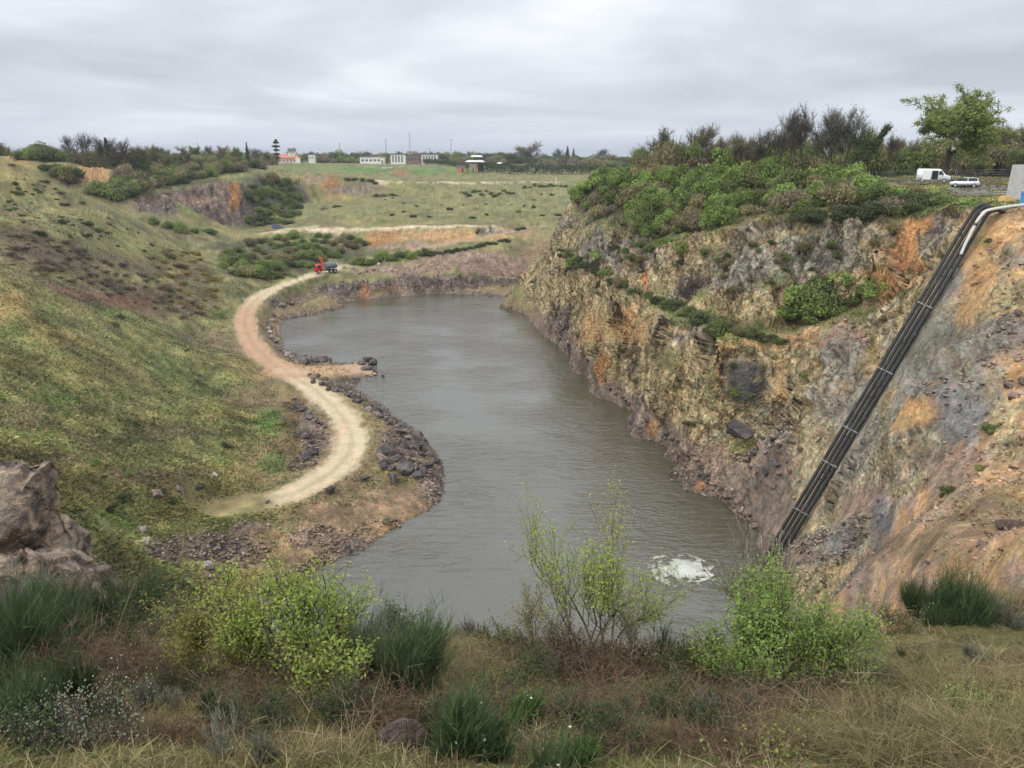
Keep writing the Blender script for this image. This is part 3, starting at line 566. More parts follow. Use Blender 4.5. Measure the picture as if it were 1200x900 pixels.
_dd = N(_t, 'ShaderNodeDisplacement', inp={'Midlevel': 0.0, 'Scale': .11}); L(_t, rock_height(_t, _sv.outputs[0]), _dd.inputs['Height']); L(_t, _dd.outputs[0], [n for n in _t.nodes if n.type == 'OUTPUT_MATERIAL'][0].inputs['Displacement']); M['outcrop'].displacement_method = 'BOTH'

# the fractured rock mass standing at the left: jointed blocks stacked and merged on one body
def rock_body(name, R, segs, seed, mat, planes=26, zs=1.0, noise_amp=.05, shift=None):
    """a convex-ish block cut by random joint planes, then roughened"""
    rng = np.random.RandomState(seed)
    bm = bmesh.new(); bmesh.ops.create_icosphere(bm, subdivisions=segs, radius=1.0)
    co = np.array([v.co[:] for v in bm.verts])
    nrm = rng.normal(size=(planes, 3)); nrm[:, 2] *= .8; nrm /= np.linalg.norm(nrm, axis=1)[:, None]; dd = rng.uniform(.45, .85, planes)
    for it in range(1):
        q = co@nrm.T; k = np.where(q > 1e-3, dd[None]/np.maximum(q, 1e-3), 1e9).min(1); co = co*np.minimum(k, 1.25)[:, None]
    nz = (fbm(co[:, 0]*2.3+seed, co[:, 1]*2.3+co[:, 2]*1.7, seed, 4)-.5)
    co = co*(1+nz*noise_amp*2)[:, None]
    co = co*np.array(R)
    fc = [[v.index for v in f.verts] for f in bm.faces]; bm.free()
    return co, fc

def hull_rock(seed, npts, cuts, R=(1.2, .95, .7), rough=.03):
    rng = np.random.RandomState(seed); bm = bmesh.new(); d = unit_(rng.normal(size=(npts, 3)))*rng.uniform(.72, 1.0, (npts, 1))*np.array(R)
    for p in d: bm.verts.new(p)
    r = bmesh.ops.convex_hull(bm, input=bm.verts); bmesh.ops.delete(bm, geom=[g for g in r['geom_interior'] if isinstance(g, bmesh.types.BMVert)], context='VERTS')
    loose = [v for v in bm.verts if not v.link_faces]; bmesh.ops.delete(bm, geom=loose, context='VERTS')
    if cuts: bmesh.ops.subdivide_edges(bm, edges=bm.edges, cuts=cuts, use_grid_fill=True)
    bmesh.ops.triangulate(bm, faces=bm.faces); bm.verts.index_update(); co = np.array([v.co[:] for v in bm.verts]); fc = [[v.index for v in f.verts] for f in bm.faces]; bm.free()
    if rough: co = co*(1+(fbm(co[:, 0]*2.6+seed, co[:, 1]*2.6+co[:, 2]*2.1, seed, 4)-.5)*rough*4)[:, None]
    return co, fc
def unit_(v): return v/(np.linalg.norm(v, axis=-1, keepdims=True)+1e-9)
# ------------------------------------------------------------ plant materials and generators
def leaf_mat(name, c1, c2, trans=.35, rnd=.35, hue=.0):
    m, t, o, b = new_mat(name); at = N(t, 'ShaderNodeAttribute', attribute_name='tone'); oi = N(t, 'ShaderNodeObjectInfo')
    mx = N(t, 'ShaderNodeMix', data_type='RGBA'); mx.inputs['A'].default_value = (*c1, 1); mx.inputs['B'].default_value = (*c2, 1); L(t, at.outputs['Fac'], mx.inputs['Factor'])
    sc = N(t, 'ShaderNodeVectorMath', operation='SCALE'); L(t, mx.outputs['Result'], sc.inputs[0]); L(t, mrange(t, oi.outputs['Random'], 0, 1, 1-rnd, 1+rnd), sc.inputs['Scale'])
    L(t, sc.outputs[0], b.inputs['Base Color']); b.inputs['Roughness'].default_value = .75; b.inputs['Specular IOR Level'].default_value = .2
    tr = N(t, 'ShaderNodeBsdfTranslucent'); L(t, sc.outputs[0], tr.inputs['Color']); ms = N(t, 'ShaderNodeMixShader', inp={0: trans})
    L(t, b.outputs[0], ms.inputs[1]); L(t, tr.outputs[0], ms.inputs[2]); L(t, ms.outputs[0], o.inputs['Surface'])
    return m
M['leaf_fresh'] = leaf_mat('fresh_green_leaves', (.17,.26,.06), (.33,.42,.12))
M['leaf_lime'] = leaf_mat('lime_green_leaves', (.20,.27,.05), (.40,.46,.12), rnd=.12)
M['leaf_yellow'] = leaf_mat('yellow_green_leaves', (.22,.23,.05), (.38,.37,.11), rnd=.12)
M['leaf_mid'] = leaf_mat('mid_green_leaves', (.13,.18,.055), (.24,.29,.10))
M['leaf_dark'] = leaf_mat('dark_green_leaves', (.055,.08,.035), (.125,.155,.065))
M['leaf_olive'] = leaf_mat('olive_spring_leaves', (.20,.18,.085), (.34,.30,.15))
M['leaf_brown'] = leaf_mat('brown_twiggy_growth', (.17,.13,.09), (.30,.24,.165))
M['leaf_purple'] = leaf_mat('purplish_bare_twigs', (.12,.09,.085), (.20,.155,.15))
M['leaf_grey'] = leaf_mat('grey_green_leaves', (.16,.18,.13), (.34,.36,.28))
M['leaf_gorse'] = leaf_mat('gorse_in_flower', (.09,.09,.035), (.42,.30,.08))
M['leaf_oak'] = leaf_mat('young_oak_leaves', (.17,.22,.06), (.36,.40,.13), rnd=.1)
M['broom'] = leaf_mat('green_broom_stems', (.035,.06,.025), (.10,.145,.06), .15, .2)
M['broom_bright'] = leaf_mat('bright_broom_stems', (.06,.11,.03), (.13,.2,.06), .15, .2)
M['broom_grey'] = leaf_mat('greyish_broom_stems', (.10,.11,.075), (.2,.2,.15), .15, .2)
M['dead'] = leaf_mat('dead_brown_stems', (.045,.03,.02), (.25,.175,.105), .1, .2)
M['straw'] = leaf_mat('dry_straw_grass', (.13,.11,.045), (.46,.38,.21), .25, .15)
M['grassmix'] = leaf_mat('mixed_short_grass', (.10,.11,.04), (.36,.29,.15), .25, .1)
M['hillgrass'] = leaf_mat('hillside_tussock_grass', (.12,.135,.05), (.30,.26,.125), .2, .1)
M['petal'] = leaf_mat('white_petals', (.62,.62,.52), (.8,.8,.72), .2, .05)
M['bark'] = rock_mat('tree_bark', (.05,.042,.035), (.095,.08,.065), (.16,.14,.12), .02, 3.0)
M['bark_pale'] = rock_mat('pale_twig_bark', (.20,.165,.125), (.32,.27,.21), (.42,.37,.30), .005, 3.0)
M['bark_birch'] = rock_mat('sapling_bark', (.10,.08,.06), (.17,.15,.12), (.30,.28,.24), .005, 6.0)

def unit(v): return v/(np.linalg.norm(v, axis=-1, keepdims=True)+1e-9)
def cards(C, nrm, size, rng, asp=.6):
    """one small pointed leaf per centre"""
    n = len(C); a = unit(np.cross(nrm, rng.normal(size=(n, 3)))); b = unit(np.cross(nrm, a)); s = (size*rng.uniform(.6, 1.35, n))[:, None]
    fold = nrm*s*.12
    V = np.stack([C-a*s, C-b*s*asp+fold, C+a*s, C+b*s*asp+fold], 1).reshape(-1, 3)
    return V, np.arange(4*n).reshape(n, 4)
def ribbons(B, D, length, width, rng, seg=3, droop=.25, wob=.1):
    n = len(B); D = unit(D); side = unit(np.cross(D, rng.normal(size=(n, 3)))); length = np.broadcast_to(length, (n,))[:, None]; width = np.broadcast_to(width, (n,))[:, None]
    outd = D.copy(); outd[:, 2] = 0; outd = outd+rng.normal(size=(n, 3))*wob; dr = np.broadcast_to(droop, (n,))[:, None]
    V = []
    for k in range(seg+1):
        t = k/seg; c = B+D*length*t+outd*length*dr*t*t*.6-np.array([0, 0, 1])*length*dr*t*t*.8
        w = width*(1-t*.8)*.5
        V += [c-side*w, c+side*w]
    V = np.stack(V, 1); idx = np.arange(n)[:, None]*(2*(seg+1)); fs = []
    for k in range(seg): fs.append(np.stack([idx[:, 0]+2*k, idx[:, 0]+2*k+1, idx[:, 0]+2*k+3, idx[:, 0]+2*k+2], 1))
    return V.reshape(-1, 3), np.concatenate(fs)
class Acc:
    def __init__(s): s.v = []; s.f = []; s.n = 0; s.m = []; s.t = []
    def add(s, V, Fc, mi=0, tone=None):
        if len(V) == 0: return
        s.v.append(V); s.f.append(Fc+s.n); s.n += len(V); s.m.append(np.full(len(Fc), mi)); s.t.append(np.zeros(len(V)) if tone is None else np.broadcast_to(tone, (len(V),)))
    def obj(s, name, mats, parent=None, smooth=False):
        return mesh_obj(name, np.concatenate(s.v), np.concatenate(s.f), mats, parent, smooth, np.concatenate(s.m), {'tone': ('FLOAT', np.concatenate(s.t))})
def tube_pts(acc, pts_, radii, sides, mi=0):
    pts_ = np.array(pts_); k = len(pts_); d = np.gradient(pts_, axis=0); d = unit(d)
    ref = np.where(np.abs(d[:, 2:3]) > .9, np.array([[1., 0, 0]]), np.array([[0, 0, 1.]])); a = unit(np.cross(d, ref)); b = np.cross(d, a)
    an = np.arange(sides)*2*math.pi/sides; r = np.array(radii)[:, None, None]
    V = pts_[:, None]+r*(a[:, None]*np.cos(an)[None, :, None]+b[:, None]*np.sin(an)[None, :, None])
    i = np.arange(k-1)[:, None]*sides; j = np.arange(sides)[None]; j2 = (j+1) % sides
    Fc = np.stack([i+j, i+j2, i+sides+j2, i+sides+j], -1).reshape(-1, 4)
    acc.add(V.reshape(-1, 3), Fc, mi)
def skeleton(rng, trunk_h, trunk_r, levels, start=(0, 0, 0), lean=(0, 0, 1), up=.15, wig=.18):
    """levels: list of (children, length ratio, angle); returns tube list and the twig points"""
    tubes = []; tips = []
    def grow(p, d, ln, r, lv):
        k = 5 if lv == 0 else (4 if lv == 1 else 3); P_ = [p]; q = p; dd = d
        for i in range(k):
            dd = unit(dd+rng.normal(size=3)*wig+np.array([0, 0, up*(lv > 0)])); q = q+dd*ln/k; P_.append(q)
        R_ = np.linspace(r, r*.35, k+1); tubes.append((P_, R_, lv))
        if lv >= len(levels)-1 or lv >= 2:
            for i in range(1, k+1): tips.append((P_[i], dd))
        if lv < len(levels):
            n, lr, ang = levels[lv]; t0 = .35 if lv == 0 else .2
            for c in range(n):
                t = t0+(1-t0)*(c+rng.uniform(0, 1))/n; f = t*k; i = min(int(f), k-1); base = P_[i]+(P_[i+1]-P_[i])*(f-i)
                dm = unit(P_[i+1]-P_[i]); az_ = rng.uniform(0, 2*math.pi)+c*2.4; s1 = unit(np.cross(dm, np.array([.3, .2, 1.])+rng.normal(size=3)*.05)); s2 = np.cross(dm, s1)
                a_ = rad(ang*rng.uniform(.7, 1.25)); nd = dm*math.cos(a_)+(s1*math.cos(az_)+s2*math.sin(az_))*math.sin(a_)
                grow(base, nd, ln*lr*rng.uniform(.7, 1.2)*(1.15-.5*t if lv == 0 else 1), r*(.5 if lv == 0 else .45)*(1-.3*t), lv+1)
    grow(np.array(start, float), unit(np.array(lean, float)), trunk_h, trunk_r, 0)
    return tubes, tips
def lobed(rng, R, nl, nleaf, base=.0, flat=.75):
    """leaf centres and outward directions in an uneven crown of several lobes standing on z=0"""
    C = []; Nn = []; T = []
    for i in range(nl):
        a = rng.uniform(0, 2*math.pi); q = math.sqrt(rng.uniform(0, 1))*.72; zc_ = rng.uniform(.3, .85)
        c = np.array([math.cos(a)*q*R[0], math.sin(a)*q*R[1], base+zc_*R[2]*(1.1-q*.55)]); s = rng.uniform(.28, .5)*np.array([R[0], R[1], R[2]*flat])
        n = nleaf//nl; d = unit(rng.normal(size=(n, 3))); rr_ = rng.uniform(.35, 1.0, n)[:, None]**.45
        wob = 1+.25*(vnoise(d[:, 0]*3+i*7, d[:, 1]*3+d[:, 2]*4, i+int(R[0]*10))-.5)[:, None]*2
        p = c+d*s*rr_*wob; p[:, 2] = np.maximum(p[:, 2], rng.uniform(0, .25*R[2], n)); C.append(p); Nn.append(unit(d+rng.normal(size=(n, 3))*.7+np.array([0, 0, .35])))
        T.append(np.clip(rng.normal(.5, .22, n)+rng.uniform(-.22, .22), 0, 1))
    return np.concatenate(C), np.concatenate(Nn), np.concatenate(T)
def shrub_mesh(name, mat, seed, R=(1, 1, 1), nl=9, nleaf=900, ls=.09, twigs=40):
    rng = np.random.RandomState(seed); A = Acc(); C, Nn, T = lobed(rng, R, nl, nleaf); V, Fc = cards(C, Nn, ls, rng); A.add(V, Fc, 0, np.repeat(T, 4))
    # stems and twigs reaching through the crown
    n = twigs; az_ = rng.uniform(0, 6.28, n); sp_ = rng.uniform(.1, 1, n); D = np.stack([np.cos(az_)*sp_*R[0], np.sin(az_)*sp_*R[1], rng.uniform(.5, 1.1, n)*R[2]], 1)
    V, Fc = ribbons(np.zeros((n, 3))+rng.normal(size=(n, 3))*[.15, .15, 0], D, np.linalg.norm(D, axis=1)*1.02, .03, rng, 3, .05); A.add(V, Fc, 1, 0.3)
    return A.obj(name, [M[mat], M['bark']])
RNG = random.Random(7)
def place(o, x, y, s, sink=.08, rz=None, sz=None):
    o.location = (x, y, hz(x, y)-sink*s); o.rotation_euler = (0, 0, RNG.uniform(0, 6.28) if rz is None else rz); o.scale = (s, s, (sz or 1)*s)
LOOK = {'fresh': 'bright green', 'mid': 'mid green', 'dark': 'dark green', 'olive': 'olive budding', 'brown': 'brown twiggy', 'purple': 'purplish bare', 'grey': 'grey green', 'gorse': 'yellow', 'yellow': 'yellow-green'}
def scatter(protos, spots_, label, cat, group, srange, szr=(.8, 1.25), sink=.12, zones=None):
    """spots: (px, py); every one its own object, standing on the ground seen there; the label says its look and where it grows"""
    out = []
    for (px, py) in spots_:
        p = RNG.choice(protos)
        x, y, z = hit(px, py)
        c = p.copy(); COL.objects.link(c); c.name = cat.replace(' ', '_'); s_ = srange[0]+(srange[1]-srange[0])*RNG.random()**1.6*1.15; place(c, x, y, s_, sink, None, RNG.uniform(*szr))
        lb = label
        if '%' in lb:
            zt = ''
            if zones: zt = next((t_ for lim, t_ in zones if px < lim), zones[-1][1])
            size = 'small' if s_ < srange[0]+(srange[1]-srange[0])*.33 else ('big' if s_ > srange[0]+(srange[1]-srange[0])*.67 else 'medium')
            lb = lb.replace('%s', size).replace('%l', LOOK[p['look']]).replace('%z', zt)
        tag(c, ' '.join(lb.split()), cat, group); out.append(c)
        if 'look' in c: del c['look']
    return out
def rnd_in(poly, n, mind=0):
    """n random picture places inside a polygon"""
    xs_ = [p[0] for p in poly]; ys_ = [p[1] for p in poly]; out = []; tries = 0
    while len(out) < n and tries < 20000:
        tries += 1; x = RNG.uniform(min(xs_), max(xs_)); y = RNG.uniform(min(ys_), max(ys_)); c = False
        for i in range(len(poly)):
            x1, y1 = poly[i]; x2, y2 = poly[i-1]
            if (y1 > y) != (y2 > y) and x < (x2-x1)*(y-y1)/(y2-y1)+x1: c = not c
        if c and all((x-a)**2+(y-b)**2 > mind**2 for a, b in out): out.append((x, y))
    return out
def proto_set(names):
    return names
PR = {}
def mk(key, name, mat, seeds, **kw):
    PR[key] = [shrub_mesh(name, mat, s, **kw) for s in seeds]
    for o in PR[key]: o['look'] = key
mk('fresh', 'shrub', 'leaf_fresh', (1, 2, 3), R=(1.1, 1.0, 1.0), nl=10, nleaf=1500, ls=.07)
mk('mid', 'shrub', 'leaf_mid', (4, 5, 6), R=(1.1, 1.0, .95), nl=10, nleaf=1500, ls=.07)
mk('dark', 'shrub', 'leaf_dark', (7, 8), R=(1.1, 1.0, .85), nl=8, nleaf=1300, ls=.07)
mk('olive', 'shrub', 'leaf_olive', (9, 10, 11), R=(1.05, 1.0, 1.05), nl=9, nleaf=1200, ls=.06, twigs=90)
mk('brown', 'shrub', 'leaf_brown', (12, 13), R=(1.1, 1.0, .7), nl=8, nleaf=900, ls=.055, twigs=140)
mk('purple', 'shrub', 'leaf_purple', (14,), R=(1.0, 1.0, .9), nl=7, nleaf=900, ls=.05, twigs=160)
mk('grey', 'shrub', 'leaf_grey', (15,), R=(1.0, 1.0, 1.0), nl=8, nleaf=1100, ls=.06, twigs=60)
mk('gorse', 'gorse_bush', 'leaf_gorse', (16, 17), R=(1.2, 1.0, .6), nl=8, nleaf=900, ls=.06)
mk('yellow', 'shrub', 'leaf_yellow', (18,), R=(1.0, 1.0, 1.0), nl=8, nleaf=1200, ls=.07)
PROTOS = [o for l in PR.values() for o in l]
for o in PROTOS: COL.objects.unlink(o)
def mix(*kv):
    out = []
    for k, w in kv: out += PR[k]*w
    return out

S = scatter
ZC = [(735, 'on the left nose of the right cliff top'), (790, 'above the orange streak of the right cliff top'), (860, 'at the middle of the right cliff top'), (930, 'right of the middle of the right cliff top'), (2000, 'below the bare trees on the right cliff top')]
def S_stuff(name, protos, spots_, srange, szr=(.8, 1.2), sink=.12):
    """growth that reads as one mass: joined into a single object"""
    A = Acc(); mats_ = []
    for px, py in spots_:
        if 88 < px < 140 and 188 < py < 226 and name == 'ridge_scrub': continue
        p = RNG.choice(protos); me = p.data; x, y, z = hit(px, py); s = RNG.uniform(*srange); a = RNG.uniform(0, 6.28)
        n = len(me.vertices); v = np.empty(n*3, np.float32); me.vertices.foreach_get('co', v); v = v.reshape(-1, 3)*[s, s, s*RNG.uniform(*szr)]
        c_, s_ = math.cos(a), math.sin(a); v = np.stack([v[:, 0]*c_-v[:, 1]*s_+x, v[:, 0]*s_+v[:, 1]*c_+y, v[:, 2]+z-sink*s], 1)
        f = np.empty(len(me.polygons)*4, np.int32); me.loops.foreach_get('vertex_index', f); mi = np.empty(len(me.polygons), np.int32); me.polygons.foreach_get('material_index', mi)
        tn = np.empty(n, np.float32); me.attributes['tone'].data.foreach_get('value', tn)
        k = []
        for m_ in me.materials:
            if m_ not in mats_: mats_.append(m_)
            k.append(mats_.index(m_))
        A.v.append(v); A.f.append(f.reshape(-1, 4)+A.n); A.n += n; A.m.append(np.array(k)[mi]); A.t.append(tn)
    o = A.obj(name, mats_); tag(o, kind='stuff'); return o
S(mix(('fresh', 2), ('mid', 2), ('olive', 2), ('brown', 1)), rnd_in([(690,212),(740,207),(830,209),(900,214),(960,220),(1010,225),(1020,238),(960,250),(880,255),(830,270),(760,280),(720,262),(680,250),(676,232)], 120, 7),
  '%s %l shrub %z', 'shrub', 'shrubs covering the top of the right cliff', (2.0, 3.5), (1.0, 1.6), zones=ZC)
S(mix(('fresh', 3), ('mid', 1)), [(x, 211+(x-700)*.035+RNG.uniform(-2, 4)) for x in range(702, 1010, 14)], 'tall %s %l rim shrub %z', 'shrub', 'bright shrubs along the cliff rim', (2.6, 3.8), (1.0, 1.5), zones=ZC)
S(mix(('dark', 2), ('brown', 1), ('mid', 1)), rnd_in([(1010,232),(1100,236),(1112,240),(1060,256),(1000,262),(930,262)], 22, 7), '%s %l cliff edge shrub %z', 'shrub', 'dark shrubs at the cliff edge below the vehicles', (1.7, 2.9),
  zones=[(1010, 'left of the orange rock gully'), (1065, 'above the orange rock gully'), (2000, 'just below the white van')])
S(mix(('fresh', 1), ('olive', 2)), [(1035,228),(1055,230),(1075,231),(1092,232)], '%s %l shrub on the rim just in front of the van', 'shrub', 'pale shrubs in front of the van', (1.5, 2.0))
S(mix(('dark', 3), ('mid', 1), ('olive', 1)), rnd_in([(650,292),(700,315),(740,340),(800,365),(850,385),(900,395),(920,405),(890,400),(840,392),(760,352),(700,325),(655,303)], 34, 7), '%s %l ledge bush %z', 'bush', 'bushes along the mid cliff ledge', (1.2, 2.3),
  zones=[(710, 'near the left tip of the right cliff'), (790, 'below the orange streak of the right cliff'), (850, 'at the middle of the right cliff'), (2000, 'above the dark square rock face')])
S(mix(('mid', 3), ('fresh', 1), ('dark', 1)), rnd_in([(925,352),(980,335),(1030,330),(1035,348),(990,368),(930,385)], 16, 9), '%s %l bush in the clump ending the cliff ledge', 'bush', 'bush clump at the right end of the ledge', (2.0, 3.0))
S(PR['fresh'], [(778,290),(800,294),(672,312),(700,305)], 'bright fresh green bush growing on the rock face of the right cliff', 'bush', 'bright bushes on the rock face', (1.8, 2.6))
S(PR['purple'], [(810,352),(815,342)], 'bare purplish bush against the grey cliff face', 'bush', 'bare purplish bushes on the cliff', (2.4, 2.9))
S_stuff('cliff_scrub', mix(('olive', 2), ('mid', 1), ('dark', 1)), rnd_in([(700,275),(840,285),(1050,270),(1040,325),(900,345),(800,345),(720,320)], 48, 10), (.6, 1.6))
S_stuff('cliff_foot_scrub', mix(('olive', 2), ('mid', 1), ('dark', 1)), rnd_in([(700,345),(840,415),(900,480),(880,500),(800,460),(700,380)], 16, 12)+rnd_in([(905,400),(940,395),(950,440),(915,470)], 8, 9), (.4, 1.1))
# far left ridge and its quarry face
S_stuff('ridge_scrub', mix(('dark', 3), ('mid', 2), ('brown', 2), ('olive', 2)), rnd_in([(10,186),(100,192),(150,210),(200,215),(280,200),(270,194),(200,190),(100,184)], 120, 3.5)+rnd_in([(140,238),(170,222),(230,212),(262,205),(255,200),(150,205),(130,222),(60,200),(80,215)], 70, 4), (3.0, 5.2), (.9, 1.5))
S(mix(('dark', 2), ('mid', 2)), rnd_in([(292,212),(340,212),(360,235),(345,258),(300,262),(288,240)], 36, 5), '%s %l shrub in the steep gully right of the far left rock face', 'shrub', 'shrubs in the steep far gully', (2.4, 3.9))
S(PR['yellow'], [(322,248)], 'single yellow-green shrub at the bottom of the far gully', 'shrub', None, (3.4, 3.6))
S(mix(('mid', 3), ('dark', 1)), [(292,262),(303,264),(314,264),(326,262),(338,263),(198,268),(212,272),(228,273),(245,274),(180,262)], '%s rounded %l shrub at the foot of the far left rock face', 'shrub', 'shrubs at the foot of the far left rock face', (2.4, 3.4))
S(mix(('dark', 2), ('brown', 1)), [(408,212),(416,212),(424,213),(434,213),(380,246),(440,216),(395,243)]+[(440,232),(450,231),(460,230)], '%s %l bush on the small rock face at the end of the plain', 'bush', 'bushes on the small far rock face', (1.8, 3.0))
ZT = [(310, 'on its left side'), (370, 'in its middle'), (2000, 'behind the red lorry')]
S(mix(('mid', 3), ('fresh', 1), ('dark', 1), ('olive', 2)), rnd_in([(262,300),(300,284),(370,278),(420,280),(436,292),(400,302),(372,310),(330,326),(285,328),(258,318)], 64, 7), '%s %l shrub in the thicket beyond the haul road, %z', 'shrub', 'thicket between the haul road and the far bench', (2.0, 3.5), zones=ZT)
S(PR['fresh'], [(308,318),(318,312),(300,324)], 'bright green shrub at the left edge of the roadside thicket', 'shrub', 'bright shrubs at the edge of the roadside thicket', (2.8, 3.6))
S(mix(('fresh', 2), ('mid', 2)), [(x, 311-(x-420)*.155+RNG.uniform(-3, 3)) for x in range(420, 500, 7)], '%s %l shrub in the strip along the far track above the lake', 'shrub', 'green shrubs along the far track', (2.2, 3.2))
S(PR['dark'], [(x, 301-(x-500)*.19+RNG.uniform(-1, 1)) for x in range(502, 600, 7)]+[(608,270),(615,269)], 'low %s dark bush along the far track above the lake', 'bush', 'dark bushes along the far track', (1.3, 2.0))
# left hillside
def gorse(*a, **k): return S(*a, **k)
S(mix(('dark', 3), ('brown', 1)), rnd_in([(5,188),(60,215),(130,255),(210,300),(190,315),(120,285),(40,285),(5,250)], 80, 4), '%s %l gorse bush, upper left hillside, %z', 'gorse bush', 'gorse dotted over the upper left hillside', (.4, 1.5), (.8, 1.3), zones=[(60, 'near its left end'), (120, 'in its middle'), (2000, 'low on the ridge to the right')])
S(mix(('gorse', 3), ('brown', 1)), rnd_in([(170,290),(235,300),(250,330),(262,360),(235,372),(190,340)], 34, 7), '%s %l gorse bush in the dell left of the haul road', 'gorse bush', 'gorse in the dell left of the haul road', (1.3, 2.4))
S_stuff('heather', mix(('brown', 3), ('purple', 1)), rnd_in([(5,275),(80,280),(160,320),(230,350),(240,385),(150,355),(60,325),(5,312)], 90, 6), (1.0, 2.3), (.35, .6))
S(mix(('dark', 2), ('mid', 1)), [(135,382),(141,374),(218,412),(265,525),(237,573),(190,578),(120,560),(150,560),(145,590),(130,600),(110,545),(200,590)], '%s %l gorse bush standing alone on the lower left grass slope', 'gorse bush', 'lone bushes on the lower left slope', (.5, .95))
S(PR['fresh'], [(256,371)], 'small bright green bush by the bend of the haul road', 'bush', None, (1.8, 1.9), (.6, .7))
S(mix(('dark', 2), ('mid', 1)), rnd_in([(400,250),(480,225),(660,220),(655,255),(480,260)], 30, 9), '%s %l gorse bush dotted on the far grass slope', 'gorse bush', 'bushes dotted on the far grass slope', (.6, 1.6), (.9, 1.4))
S_stuff('slope_scrub', mix(('olive', 2), ('brown', 1), ('mid', 3)), [(x, 228+RNG.uniform(-3, 3)) for x in range(540, 600, 5)]+[(x, 220+RNG.uniform(-1.5, 1.5)) for x in range(615, 668, 6)], (1.4, 2.2), (.7, 1.1))
S(PR['dark']+PR['mid'], [(1105,583),(1113,580),(1150,552),(1160,508),(1158,285)], '%s %l bush on the steep earth slope right of the pipes', 'bush', 'small bushes on the slope right of the pipes', (.35, .75))
